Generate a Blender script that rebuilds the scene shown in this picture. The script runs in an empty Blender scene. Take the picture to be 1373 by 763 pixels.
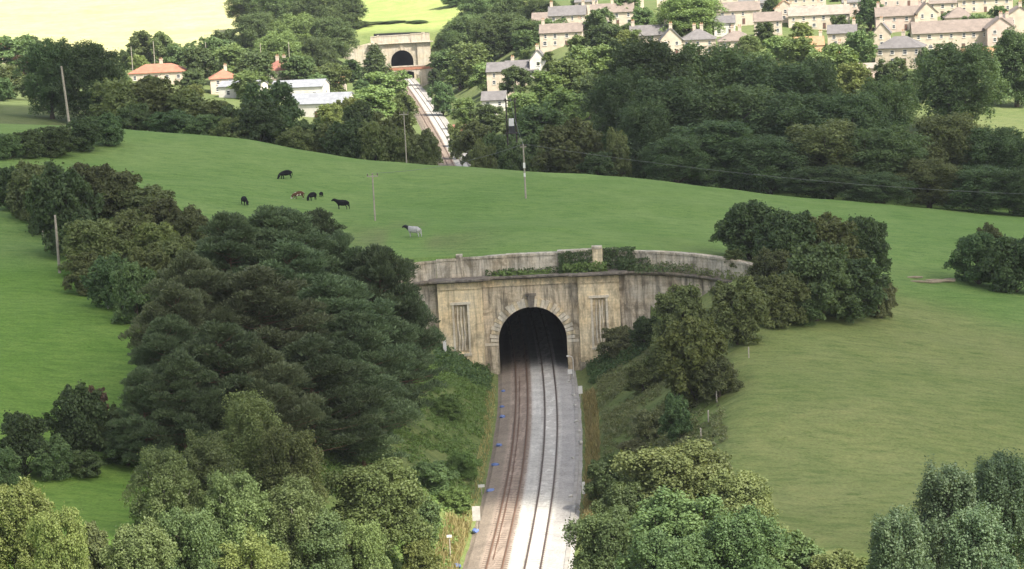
import bpy, bmesh, math, random
import numpy as np
from mathutils import Vector, Matrix

rng = np.random.default_rng(7)
random.seed(7)
scene = bpy.context.scene
COL = scene.collection

# ------------------------------------------------------------------ camera
F_PX, CAM_H = 3000.0, 60.0
PITCH, ROLL = math.radians(9.07), math.radians(2.9)
cam_d = bpy.data.cameras.new('camera')
cam = bpy.data.objects.new('camera', cam_d)
COL.objects.link(cam)
cam_d.sensor_fit = 'HORIZONTAL'
cam_d.sensor_width = 36.0
cam_d.lens = 36.0 * F_PX / 1373.0
cam_d.clip_start = 1.0
cam_d.clip_end = 8000.0
cam.matrix_world = (Matrix.Translation((0, 0, CAM_H))
                    @ Matrix.Rotation(math.radians(90) - PITCH, 4, 'X')
                    @ Matrix.Rotation(-ROLL, 4, 'Z'))
scene.camera = cam

# ------------------------------------------------------------------ light
SUN = Vector((0.46, -0.46, 0.84)).normalized()
elev = math.asin(SUN.z)
world = bpy.data.worlds.new('World')
scene.world = world
world.use_nodes = True
wn = world.node_tree
bg = wn.nodes['Background']
sky = wn.nodes.new('ShaderNodeTexSky')
sky.sky_type = 'NISHITA'
sky.sun_disc = False
sky.sun_elevation = elev
sky.sun_rotation = math.atan2(SUN.x, SUN.y)
sky.air_density = 1.0
sky.dust_density = 4.0
sky.ozone_density = 0.6
whiten = wn.nodes.new('ShaderNodeHueSaturation')      # broken cloud all round whitens the blue
whiten.inputs['Saturation'].default_value = 0.60
wn.links.new(sky.outputs[0], whiten.inputs['Color'])
wn.links.new(whiten.outputs[0], bg.inputs[0])
bg.inputs[1].default_value = 0.15
sun_d = bpy.data.lights.new('sun', 'SUN')
sun_d.energy = 4.6
sun_d.angle = math.radians(0.53)
sun_d.color = (1.0, 0.94, 0.82)
sun = bpy.data.objects.new('sun', sun_d)
COL.objects.link(sun)
sun.rotation_euler = SUN.to_track_quat('Z', 'Y').to_euler()
sun.location = (0, 0, 200)
scene.view_settings.view_transform = 'Standard'
scene.view_settings.look = 'None'
scene.view_settings.exposure = 0.95
scene.view_settings.gamma = 1.0
scene.view_settings.use_curve_mapping = False
scene.cycles.max_bounces = 6
scene.cycles.diffuse_bounces = 3
scene.cycles.transparent_max_bounces = 12


HAZE = 0.00006

# ------------------------------------------------------------------ survey helpers
def ray(px, row):
    u, v = (px - 686.5) / F_PX, -(row - 381.5) / F_PX
    c, s = math.cos(ROLL), math.sin(ROLL)
    uu, vv = c * u + s * v, -s * u + c * v
    cp, sp = math.cos(PITCH), math.sin(PITCH)
    return uu, cp + vv * sp, -sp + vv * cp


def at(px, row, Y):
    d = ray(px, row)
    t = Y / d[1]
    return d[0] * t, CAM_H + d[2] * t


def smooth(t):
    t = np.clip(t, 0, 1)
    return t * t * (3 - 2 * t)


def vnoise(x, y, seed=0):
    """cheap smooth value noise on arrays"""
    x = np.asarray(x, float); y = np.asarray(y, float)
    xi, yi = np.floor(x), np.floor(y)
    fx, fy = smooth(x - xi), smooth(y - yi)

    def h(a, b):
        v = np.sin(a * 127.1 + b * 311.7 + seed * 74.7) * 43758.5453
        return v - np.floor(v)
    return ((h(xi, yi) * (1 - fx) + h(xi + 1, yi) * fx) * (1 - fy)
            + (h(xi, yi + 1) * (1 - fx) + h(xi + 1, yi + 1) * fx) * fy)


# ------------------------------------------------------------------ materials
def new_mat(name):
    m = bpy.data.materials.new(name)
    m.use_nodes = True
    nt = m.node_tree
    return m, nt, nt.nodes['Principled BSDF']


def N(nt, kind, **kw):
    n = nt.nodes.new(kind)
    for k, v in kw.items():
        if k in n.inputs:
            n.inputs[k].default_value = v
        else:
            setattr(n, k, v)
    return n


def mixc(nt, fac, a, b, blend='MIX'):
    n = nt.nodes.new('ShaderNodeMix')
    n.data_type = 'RGBA'
    n.blend_type = blend
    for sock, val in ((n.inputs[0], fac), (n.inputs[6], a), (n.inputs[7], b)):
        if isinstance(val, (int, float)):
            sock.default_value = val
        elif isinstance(val, tuple):
            sock.default_value = val if len(val) == 4 else val + (1,)
        else:
            nt.links.new(val, sock)
    return n.outputs[2]


def noise(nt, scale, detail=4, rough=0.6, vec=None, dist=0.0):
    n = N(nt, 'ShaderNodeTexNoise')
    n.inputs['Scale'].default_value = scale
    n.inputs['Detail'].default_value = detail
    n.inputs['Roughness'].default_value = rough
    n.inputs['Distortion'].default_value = dist
    if vec is not None:
        nt.links.new(vec, n.inputs['Vector'])
    return n.outputs[0]


def ramp(nt, fac, stops):
    n = nt.nodes.new('ShaderNodeValToRGB')
    el = n.color_ramp.elements
    while len(el) < len(stops):
        el.new(0.5)
    for e, (p, c) in zip(el, stops):
        e.position = p
        e.color = (c, c, c, 1) if isinstance(c, (int, float)) else tuple(c) + (1,)
    nt.links.new(fac, n.inputs[0])
    return n.outputs[0]


def geo_pos(nt):
    return N(nt, 'ShaderNodeNewGeometry').outputs['Position']


def bump(nt, bsdf, height, strength, dist):
    b = N(nt, 'ShaderNodeBump')
    b.inputs['Strength'].default_value = strength
    b.inputs['Distance'].default_value = dist
    nt.links.new(height, b.inputs['Height'])
    nt.links.new(b.outputs[0], bsdf.inputs['Normal'])


def plain(name, col, rough=0.8, spec=0.3, var=0.25, scale=2.0, metal=0.0):
    """a plain colour broken up by weathering noise"""
    m, nt, b = new_mat(name)
    tc = N(nt, 'ShaderNodeTexCoord').outputs['Object']
    f = ramp(nt, noise(nt, scale, 5, 0.65, tc), [(0.3, 1 - var), (0.7, 1 + var * 0.5)])
    nt.links.new(mixc(nt, 1.0, tuple(col), f, 'MULTIPLY'), b.inputs['Base Color'])
    b.inputs['Roughness'].default_value = rough
    b.inputs['Specular IOR Level'].default_value = spec
    b.inputs['Metallic'].default_value = metal
    return m


def leaf_mat(name, dark, light, spec=0.25, trans=0.35):
    """foliage: every leaf has a tint of its own (attribute), every tree too"""
    m, nt, b = new_mat(name)
    a = N(nt, 'ShaderNodeAttribute', attribute_name='tint').outputs['Fac']
    oi = N(nt, 'ShaderNodeObjectInfo').outputs['Random']
    col = mixc(nt, a, tuple(dark), tuple(light))
    hs = N(nt, 'ShaderNodeHueSaturation')
    mr = N(nt, 'ShaderNodeMapRange')
    mr.inputs[3].default_value = 0.488; mr.inputs[4].default_value = 0.510
    nt.links.new(oi, mr.inputs[0]); nt.links.new(mr.outputs[0], hs.inputs['Hue'])
    mr2 = N(nt, 'ShaderNodeMapRange')
    mr2.inputs[3].default_value = 0.70; mr2.inputs[4].default_value = 1.32
    nt.links.new(oi, mr2.inputs[0]); nt.links.new(mr2.outputs[0], hs.inputs['Value'])
    nt.links.new(col, hs.inputs['Color'])
    nt.links.new(hs.outputs[0], b.inputs['Base Color'])
    b.inputs['Roughness'].default_value = 0.55
    b.inputs['Specular IOR Level'].default_value = spec
    t = N(nt, 'ShaderNodeBsdfTranslucent')
    nt.links.new(mixc(nt, 1.0, hs.outputs[0], (1.25, 1.15, 0.55), 'MULTIPLY'), t.inputs[0])
    ms = N(nt, 'ShaderNodeMixShader')
    ms.inputs[0].default_value = trans
    nt.links.new(b.outputs[0], ms.inputs[1]); nt.links.new(t.outputs[0], ms.inputs[2])
    nt.links.new(ms.outputs[0], nt.nodes['Material Output'].inputs[0])
    return m


LEAF = {
    'dark': leaf_mat('leaf_dark', (0.056, 0.098, 0.040), (0.122, 0.182, 0.070)),
    'mid': leaf_mat('leaf_mid', (0.082, 0.130, 0.052), (0.150, 0.210, 0.080)),
    'bright': leaf_mat('leaf_bright', (0.115, 0.170, 0.058), (0.205, 0.270, 0.095)),
    'olive': leaf_mat('leaf_olive', (0.110, 0.142, 0.052), (0.200, 0.232, 0.088)),
    'brown': leaf_mat('leaf_brown', (0.096, 0.120, 0.050), (0.172, 0.198, 0.082)),
    'yellow': leaf_mat('leaf_yellow', (0.125, 0.165, 0.050), (0.235, 0.275, 0.090)),
    'grey': leaf_mat('leaf_grey', (0.105, 0.145, 0.056), (0.195, 0.242, 0.098)),
    'silver': leaf_mat('leaf_silver', (0.060, 0.105, 0.052), (0.145, 0.198, 0.105), spec=0.4),
    'pine': leaf_mat('pine_needles', (0.056, 0.088, 0.042), (0.128, 0.176, 0.082), trans=0.15),
    'pinebrown': leaf_mat('pine_needles_dry', (0.070, 0.090, 0.044), (0.142, 0.168, 0.084), trans=0.15),
    'copper': leaf_mat('leaf_copper', (0.09, 0.055, 0.040), (0.16, 0.11, 0.07)),
    'straw': leaf_mat('dry_stalks', (0.24, 0.20, 0.09), (0.46, 0.41, 0.20)),
    'weed': leaf_mat('weed_leaf', (0.110, 0.180, 0.052), (0.205, 0.295, 0.092)),
    'turf': leaf_mat('turf_blades', (0.115, 0.200, 0.058), (0.200, 0.285, 0.098)),
    'turfdry': leaf_mat('dry_turf_blades', (0.150, 0.175, 0.065), (0.260, 0.265, 0.110)),
    'scrub': leaf_mat('scrub_leaf', (0.130, 0.150, 0.070), (0.225, 0.240, 0.115)),
}
BARK = plain('bark', (0.13, 0.105, 0.08), 0.9, 0.1, 0.4, 6)
PALEBARK = plain('pale_bark', (0.32, 0.29, 0.24), 0.85, 0.15, 0.4, 5)
PINEBARK = plain('pine_bark', (0.21, 0.135, 0.095), 0.9, 0.1, 0.4, 5)


# ------------------------------------------------------------------ mesh helpers
class MB:
    def __init__(self):
        self.v, self.f, self.m = [], [], []

    def add(self, vs, fs, mi=0):
        o = len(self.v)
        self.v += [tuple(p) for p in vs]
        self.f += [tuple(i + o for i in f) for f in fs]
        self.m += [mi] * len(fs)

    def box(self, x0, x1, y0, y1, z0, z1, mi=0):
        self.add([(x0, y0, z0), (x1, y0, z0), (x1, y1, z0), (x0, y1, z0),
                  (x0, y0, z1), (x1, y0, z1), (x1, y1, z1), (x0, y1, z1)],
                 [(0, 3, 2, 1), (4, 5, 6, 7), (0, 1, 5, 4), (1, 2, 6, 5), (2, 3, 7, 6), (3, 0, 4, 7)], mi)

    def tube(self, pts, rad, n=7, mi=0, cap=True):
        pts = [Vector(p) for p in pts]
        if isinstance(rad, (int, float)):
            rad = [rad] * len(pts)
        vs, fs = [], []
        for i, p in enumerate(pts):
            d = (pts[min(i + 1, len(pts) - 1)] - pts[max(i - 1, 0)]).normalized()
            a = d.cross(Vector((0, 0, 1)) if abs(d.z) < 0.9 else Vector((1, 0, 0))).normalized()
            b = d.cross(a)
            for k in range(n):
                t = 2 * math.pi * k / n
                vs.append(p + (a * math.cos(t) + b * math.sin(t)) * rad[i])
        for i in range(len(pts) - 1):
            for k in range(n):
                fs.append((i * n + k, i * n + (k + 1) % n, (i + 1) * n + (k + 1) % n, (i + 1) * n + k))
        if cap:
            fs.append(tuple(range(n)))
            fs.append(tuple((len(pts) - 1) * n + k for k in reversed(range(n))))
        self.add(vs, fs, mi)

    def sweep(self, path, prof, mi=0, cap=True, drop=0.0):
        """prof: list of (offset, z) swept along a plan path [(x, y, nx, ny)]"""
        vs, fs = [], []
        k = len(prof)
        for q, (x, y, nx, ny) in enumerate(path):
            for (o, z) in prof:
                vs.append((x + nx * o, y + ny * o, z - drop * (q / (len(path) - 1)) ** 1.5 * (z > 1)))
        for i in range(len(path) - 1):
            for j in range(k):
                j2 = (j + 1) % k
                fs.append((i * k + j, i * k + j2, (i + 1) * k + j2, (i + 1) * k + j))
        if cap:
            fs.append(tuple(range(k)))
            fs.append(tuple((len(path) - 1) * k + j for j in reversed(range(k))))
        self.add(vs, fs, mi)

    def mesh(self, name, mats):
        me = bpy.data.meshes.new(name)
        me.from_pydata(self.v, [], self.f)
        for m in (mats if isinstance(mats, (list, tuple)) else [mats]):
            me.materials.append(m)
        if len(me.materials) > 1:
            me.polygons.foreach_set('material_index', self.m)
        bm = bmesh.new(); bm.from_mesh(me)
        bmesh.ops.recalc_face_normals(bm, faces=bm.faces)
        bm.to_mesh(me); bm.free()
        me.update()
        return me

    def build(self, name, mats, parent=None, loc=(0, 0, 0), rz=0.0):
        return link(name, self.mesh(name, mats), parent, loc, rz)


def link(name, data, parent=None, loc=(0, 0, 0), rz=0.0, mat=None):
    o = bpy.data.objects.new(name, data)
    COL.objects.link(o)
    o.location = loc
    o.rotation_euler = (0, 0, rz)
    if parent is not None:
        o.parent = parent
    if mat is not None:
        o.material_slots[0].link = 'OBJECT'
        o.material_slots[0].material = mat
    return o


def tag(o, label=None, cat=None, group=None, kind=None):
    if label: o['label'] = label
    if cat: o['category'] = cat
    if group: o['group'] = group
    if kind: o['kind'] = kind
    return o


def thing(name, label, cat, loc=(0, 0, 0), rz=0.0, group=None):
    return tag(link(name, None, None, loc, rz), label, cat, group)


def quads_mesh(name, P, tint, mat):
    """P (n,4,3) quads -> mesh with a face attribute tint"""
    n = len(P)
    me = bpy.data.meshes.new(name)
    me.vertices.add(n * 4); me.loops.add(n * 4); me.polygons.add(n)
    me.vertices.foreach_set('co', P.reshape(-1).astype(np.float32))
    me.loops.foreach_set('vertex_index', np.arange(n * 4, dtype=np.int32))
    me.polygons.foreach_set('loop_start', np.arange(0, n * 4, 4, dtype=np.int32))
    a = me.attributes.new('tint', 'FLOAT', 'FACE')
    a.data.foreach_set('value', tint.astype(np.float32))
    me.materials.append(mat)
    me.update(calc_edges=True)
    return me


def unit(v):
    return v / np.maximum(np.linalg.norm(v, axis=-1, keepdims=True), 1e-9)


def leaf_quads(c, nrm, size, aspect=1.5):
    """diamond leaves centred c with normals nrm"""
    n = len(c)
    r = unit(rng.normal(size=(n, 3)))
    a = unit(np.cross(nrm, r)); b = np.cross(nrm, a)
    s = size[:, None]
    A, B = a * s * 0.5 * aspect, b * s * 0.5
    return np.stack([c - A, c - B + A * 0.1, c + A, c + B + A * 0.1], axis=1)


# ------------------------------------------------------------------ houses (surveyed first: they also fix the ground)
# px, base row, distance, width m, depth m, eaves m, roof m, roof kind, roof mat, wall mat, turn, chimneys, storeys, windows, label
HOUSES = [
 (214, 108, 720, 17.5, 9, 2.8, 2.6, 'hip', 'red', 'cream', 0.06, 1, 1, 5, 'low cream bungalow with red hipped roof left of the far railway'),
 (7, 84, 780, 12, 8, 4.2, 2.4, 'gable', 'red', 'cream', 0.1, 1, 2, 2, 'small pale house with red roof at the left edge of the photo'),
 (301, 124, 705, 8.5, 8, 4.6, 2.6, 'hip', 'red', 'cream', -0.15, 1, 2, 2, 'square house with orange hipped roof and pink wall beside the works'),
 (327, 130, 690, 13, 9, 3.6, 1.4, 'gable', 'pale', 'white', 0.2, 0, 1, 2, 'white shed with pale grey roof next to the orange roofed house'),
 (378, 112, 735, 11, 9, 4.6, 3.0, 'hip', 'redbrown', 'cream', 0.1, 2, 2, 2, 'house with red roof and two tall cream chimneys behind the works'),
 (404, 135, 690, 16, 11, 4.5, 1.8, 'gable', 'pale', 'white', 0.12, 0, 1, 3, 'white works hall with broad pale grey roof'),
 (434, 156, 655, 18, 12, 4.2, 2.6, 'gable', 'pale', 'white', 0.28, 0, 1, 3, 'nearest works hall with grey roof and white gable wall'),
 (449, 124, 745, 7, 7, 3.2, 1.8, 'gable', 'orange', 'cream', 0.1, 0, 1, 1, 'small outbuilding with orange roof behind the grey works hall'),
 (633, 159, 625, 11, 6, 2.8, 2.2, 'gable', 'redbrown', 'white', 0.18, 0, 1, 2, 'low shed with striped red roof right of the far railway'),
 (672, 82, 720, 9, 8, 4.8, 2.6, 'gable', 'greyroof', 'cream', 0.1, 1, 2, 2, 'pale house with grey roof half hidden in trees right of far tunnel'),
 (700, 86, 690, 10, 8, 4.4, 2.8, 'gable', 'greyroof', 'cream', 0.12, 1, 2, 3, 'long cream cottage with grey roof lowest on the village left side'),
 (722, 86, 690, 5, 9, 4.6, 3.0, 'gableend', 'greyroof', 'white', 0.05, 1, 2, 1, 'narrow white gable end joined to the lowest grey roofed cottage'),
 (754, 62, 740, 14, 8, 4.8, 2.6, 'gable', 'brownroof', 'cream', 0.1, 2, 2, 4, 'cream terrace with brown roof above the lowest cottage'),
 (762, 38, 790, 13, 8, 4.8, 3.0, 'gable', 'greyroof', 'cream', 0.1, 2, 2, 4, 'cream terrace with grey roof in the second row from the top left'),
 (787, 20, 830, 8, 8, 5.0, 2.8, 'gable', 'greyroof', 'cream', 0.1, 1, 2, 2, 'tall pale house with grey roof uppermost on the village left side'),
 (822, 34, 790, 15, 8, 4.8, 2.8, 'gable', 'brownroof', 'cream', 0.1, 3, 2, 4, 'long cream terrace with brown roof and chimneys left of big round tree'),
 (872, 66, 700, 12, 8, 4.6, 2.8, 'gable', 'greyroof', 'cream', 0.08, 2, 2, 3, 'cream house with grey roof just over the dark wood, leftmost of three'),
 (900, 74, 690, 6.5, 9, 5.0, 3.4, 'gableend', 'greyroof', 'cream', 0.05, 1, 2, 2, 'steep cream gable end with finial chimney over the dark wood'),
 (937, 74, 690, 10.5, 9, 5.0, 3.0, 'hip', 'greyroof', 'cream', 0.08, 2, 2, 3, 'cream villa with grey hipped roof over the dark wood, middle of three'),
 (988, 74, 685, 11, 9, 4.6, 2.8, 'hip', 'brownroof', 'cream', 0.08, 2, 2, 3, 'cream villa with brown hipped roof over the dark wood, rightmost of three'),
 (894, 12, 850, 7, 8, 5.2, 2.8, 'gableend', 'greyroof', 'cream', 0.1, 1, 2, 2, 'pale gable house at the top edge beside the big round tree'),
 (992, 10, 845, 14, 8, 5, 2.8, 'gable', 'brownroof', 'cream', 0.1, 2, 2, 4, 'cream terrace with brown roof at the top edge right of round tree'),
 (990, 32, 790, 15, 8, 4.8, 2.8, 'gable', 'brownroof', 'cream', 0.1, 2, 2, 4, 'cream terrace with brown roof right of the big round tree'),
 (972, 47, 755, 7, 7, 4.2, 2.2, 'gable', 'greyroof', 'white', 0.1, 0, 2, 2, 'small white house below the brown terrace by the round tree'),
 (1078, 14, 835, 16, 8, 5, 2.8, 'gable', 'paleroof', 'cream', 0.1, 2, 2, 5, 'pale roofed terrace at the top edge, upper of two rows'),
 (1098, 38, 780, 21, 8, 4.9, 2.9, 'gable', 'paleroof', 'cream', 0.1, 3, 2, 6, 'pale roofed terrace with chimneys left of the tall conifer'),
 (1206, 40, 760, 16, 8, 5, 2.8, 'gable', 'brownroof', 'pink', 0.12, 2, 2, 4, 'pinkish terrace with brown roof right of the tall conifer'),
 (1242, 36, 755, 6.5, 9, 5, 3.2, 'gableend', 'brownroof', 'cream', 0.08, 1, 2, 2, 'cream gable end with brown roof joining the pinkish terrace'),
 (1210, 8, 830, 17, 8, 5, 2.6, 'gable', 'paleroof', 'pink', 0.12, 2, 2, 4, 'pale pink terrace at the top edge above the gable house'),
 (1320, 16, 800, 19, 8, 4.8, 2.8, 'gable', 'paleroof', 'cream', 0.12, 2, 2, 5, 'pale roofed terrace in the top right corner'),
 (1290, 66, 680, 30, 9, 5.6, 3.2, 'gable', 'brownroof', 'cream', 0.11, 2, 2, 9, 'longest cream terrace with two rows of windows, right of village'),
 (1286, 42, 725, 9, 8, 4.6, 3.2, 'hip', 'brownroof', 'cream', 0.1, 0, 2, 2, 'pale hipped roof showing behind the longest terrace'),
 (1208, 86, 655, 13.5, 10, 5.0, 3.2, 'hip', 'greyroof', 'cream', 0.3, 1, 2, 4, 'square villa with grey hipped roof left of the longest terrace'),
 (1183, 64, 690, 5, 8, 4.8, 3.0, 'gableend', 'greyroof', 'cream', 0.2, 1, 2, 1, 'narrow grey roofed gable end behind the square villa'),
 (1318, 92, 645, 12, 8, 3.4, 2.4, 'gable', 'orange', 'cream', 0.15, 0, 1, 3, 'low annex with orange roof in front of the longest terrace'),
 (1366, 44, 700, 10, 9, 5.0, 3.2, 'gableend', 'brownroof', 'cream', 0.1, 1, 2, 2, 'brown roofed gable end cut by the right edge of the photo'),
 (1163, 102, 640, 10, 5, 2.4, 1.2, 'gable', 'paleroof', 'pink', 0.15, 0, 1, 3, 'low pale garden building below the square villa'),
 (662, 112, 660, 7, 7, 4.2, 2.2, 'gable', 'greyroof', 'white', 0.1, 0, 2, 2, 'small white walled house in the trees right of the far railway'),
 (1030, 46, 740, 9, 8, 4.6, 2.6, 'gable', 'brownroof', 'cream', 0.1, 1, 2, 3, 'cream house with brown roof just right of the dark conifer'),
 (1010, 22, 810, 10, 8, 4.8, 2.6, 'gable', 'greyroof', 'cream', 0.1, 2, 2, 3, 'cream house with dark grey roof left of the conifer at the top'),
 (1146, 20, 815, 9, 8, 4.8, 2.6, 'gable', 'greyroof', 'pink', 0.1, 1, 2, 3, 'pink house with grey roof left of the conifer between terraces'),
 (1130, 62, 715, 9, 8, 4.4, 2.4, 'gable', 'greyroof', 'cream', 0.2, 1, 2, 2, 'cream cottage with grey roof under the pale roofed terrace'),
 (1262, 22, 790, 10, 8, 4.8, 2.6, 'gable', 'brownroof', 'cream', 0.1, 2, 2, 3, 'cream terrace with brown roof behind the cream gable end'),
 (1340, 58, 672, 8, 9, 4.8, 3.0, 'gableend', 'brownroof', 'pink', 0.1, 1, 2, 2, 'pink gable end closing the right end of the longest terrace'),
 (935, 40, 770, 8, 8, 4.4, 2.4, 'gable', 'brownroof', 'cream', 0.1, 1, 2, 2, 'cream house with brown roof under the big round tree'),
 (800, 56, 745, 8, 8, 4.4, 2.4, 'gable', 'greyroof', 'cream', 0.1, 1, 2, 2, 'cream house with grey roof right of the brown terrace, village left'),
 (1052, 28, 790, 7, 8, 4.6, 2.6, 'gableend', 'orange', 'cream', 0.1, 1, 2, 1, 'narrow gable house with orange roof near the dark conifer'),
 (845, 12, 840, 10, 8, 4.8, 2.6, 'gable', 'greyroof', 'cream', 0.1, 2, 2, 3, 'cream terrace with grey roof at the top, left of round tree'),
 (730, 40, 800, 8, 8, 4.6, 2.6, 'gable', 'brownroof', 'pink', 0.1, 1, 2, 2, 'pink house with brown roof at the left end of the village'),
 (1112, 90, 650, 8, 7, 3.6, 2.2, 'gable', 'orange', 'cream', 0.2, 1, 2, 2, 'small cottage with orange roof half hidden over the dark wood'),
 (1085, 78, 700, 9, 8, 4.2, 2.4, 'gable', 'orange', 'cream', 0.1, 1, 2, 2, 'cottage with orange roof and chimney among trees, centre of village'),
]

# ------------------------------------------------------------------ track line
_TY = np.array([60, 100, 150, 205, 240, 265, 294, 330, 400, 480, 582, 667, 787, 932, 1020.])
_TX = np.array([-17.5, -11.8, -6.0, -1.25, 1.0, 2.0, 2.45, 2.1, -1.3, -6.2, -12.9, -19.0, -28.3, -40.8, -49.5])
_TM = np.gradient(_TX, _TY)


def track_x(y):
    y = np.asarray(y, float)
    i = np.clip(np.searchsorted(_TY, y) - 1, 0, len(_TY) - 2)
    h = _TY[i + 1] - _TY[i]
    t = (y - _TY[i]) / h
    return ((2 * t**3 - 3 * t**2 + 1) * _TX[i] + (t**3 - 2 * t**2 + t) * h * _TM[i]
            + (-2 * t**3 + 3 * t**2) * _TX[i + 1] + (t**3 - t**2) * h * _TM[i + 1])


def track_n(y):
    s = float(track_x(y + 0.5) - track_x(y - 0.5))
    l = math.hypot(1, s)
    return (1 / l, -s / l)          # unit vector to the right of the line


# ------------------------------------------------------------------ ground heights
PORTAL_Y, FAR_Y = 300.0, 932.0
CP = [(-60, 175, 17.5), (-40, 190, 13), (-20, 190, 11), (26, 189, 6.2), (50, 180, 3), (100, 170, -3),
      (-47, 214, 15), (17.3, 214, 8.2), (50.5, 219, 4.2), (-51, 248, 18), (25.4, 243, 10), (35.7, 230, 8), (57, 271, 6.6),
      (-80, 248, 21), (90, 250, 2.5), (-70, 320, 22), (-100, 330, 25), (-30, 300, 16.8), (-12, 302, 16.2), (3, 303, 16.1), (15, 303, 15.8), (26, 298, 14.4),
      (38, 290, 11.5), (50, 285, 8.3), (60, 317, 7.2), (90, 320, 4.5), (-26.3, 354, 17.2), (-41, 350, 19.2), (-13, 317, 16.7), (3, 373, 15.2),
      (-38, 385, 19.4), (-20, 338, 17.0), (40, 340, 11.5), (70, 360, 7),
      (-98.9, 440, 27), (-73.4, 440, 24.7), (-54, 430, 22.7), (-35, 425, 19), (-11, 420, 16.2), (16.6, 410, 13.8), (36.6, 405, 11.3), (56, 400, 8.4), (75, 395, 5.8), (90.6, 390, 4.2),
      (-98, 480, 22), (-70, 475, 19), (-45, 468, 14), (-20, 462, 8), (10, 450, 8), (40, 445, 6), (70, 440, 3), (110, 430, 0),
      (-20, 520, 6), (-14, 582, 4.5), (-30, 700, 6), (-30, 787, 7), (-36, 860, 10), (20, 500, 6), (60, 500, 4), (115, 540, 5), (50, 580, 9), (-90, 560, 20),
      (-41, 945, 20), (-60, 938, 19), (-22, 938, 19), (-44, 1050, 25.5), (-172, 1000, 19), (-205, 1200, 33), (-16, 1000, 25.5), (5, 900, 21), (100, 1000, 44), (200, 1000, 46),
      (-100, 1400, 62), (100, 1400, 85), (-300, 1400, 52), (300, 1400, 90), (300, 700, 18), (-300, 700, 25), (300, 400, -6), (-300, 400, 40), (-250, 200, 32), (250, 200, -10),
      (0, 60, 10), (-200, 0, 26), (200, 0, -6), (0, -200, 14), (-120, 110, 20), (120, 90, -3), (-20, 130, 10), (20, 130, 6), (-700, 2200, 120), (700, 2200, 130), (-700, 300, 60), (700, 300, -8)]
for hs in HOUSES:
    hx, hz = at(hs[0], hs[1], hs[2])
    CP.append((hx, hs[2], hz))
CP = np.array(CP, float)
_d = np.hypot(CP[:, None, 0] - CP[None, :, 0], CP[:, None, 1] - CP[None, :, 1])
_K = np.sqrt(_d**2 + 144.0) * -1.0
_W = np.linalg.solve(np.block([[_K + np.eye(len(CP)) * -0.35, np.ones((len(CP), 1))], [np.ones((1, len(CP))), np.zeros((1, 1))]]),
                     np.append(CP[:, 2], 0.0))


def natural(x, y):
    x = np.asarray(x, float); y = np.asarray(y, float)
    if x.size < 5000:
        d = np.sqrt((x.reshape(-1, 1) - CP[None, :, 0])**2 + (y.reshape(-1, 1) - CP[None, :, 1])**2 + 144.0)
        return (_W[-1] - d @ _W[:-1]).reshape(x.shape)
    out = np.full(x.shape, _W[-1])
    for (cx, cy, _), w in zip(CP, _W[:-1]):
        out = out - w * np.sqrt((x - cx)**2 + (y - cy)**2 + 144.0)
    return out


R_WING, L_WING = 20.0, 14.0
PC = float(track_x(PORTAL_Y))                 # centre of the near portal
XR, XL = PC + 12.05, PC - 12.65               # ends of its straight front


def wing_path(side, off=0.0, a1=78, n=22):
    """plan path of the front face of a wing wall, with normals towards the cutting"""
    out = []
    if side > 0:
        cx, cy, r = XR, PORTAL_Y - R_WING, R_WING
        for i in range(n + 1):
            t = math.radians(a1 * i / n)
            out.append((cx + math.sin(t) * r, cy + math.cos(t) * r, -math.sin(t), -math.cos(t)))
    else:
        cx, cy, r = XL, PORTAL_Y - L_WING, L_WING
        for i in range(n + 1):
            t = math.radians(a1 * i / n)
            out.append((cx - math.sin(t) * r, cy + math.cos(t) * r, math.sin(t), -math.cos(t)))
    return out


def behind_wall(x, y, back=0.95):
    """True where the ground is retained behind the near portal and its wings"""
    mid = (x >= XL) & (x <= XR) & (y > PORTAL_Y + back)
    rr = np.hypot(x - XR, y - (PORTAL_Y - R_WING))
    right = (x > XR) & ((rr > R_WING + back) | (y < PORTAL_Y - R_WING)) & (y > PORTAL_Y - 24)
    rl = np.hypot(x - XL, y - (PORTAL_Y - L_WING))
    left = (x < XL) & ((rl > L_WING + back) | (y < PORTAL_Y - L_WING)) & (y > PORTAL_Y - 18)
    left &= (x < XL - L_WING * 0.9) | (y > PORTAL_Y - L_WING)
    right &= (x > XR + R_WING * 0.9) | (y > PORTAL_Y - R_WING)
    return mid | left | right | (y > PORTAL_Y + back)


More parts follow.
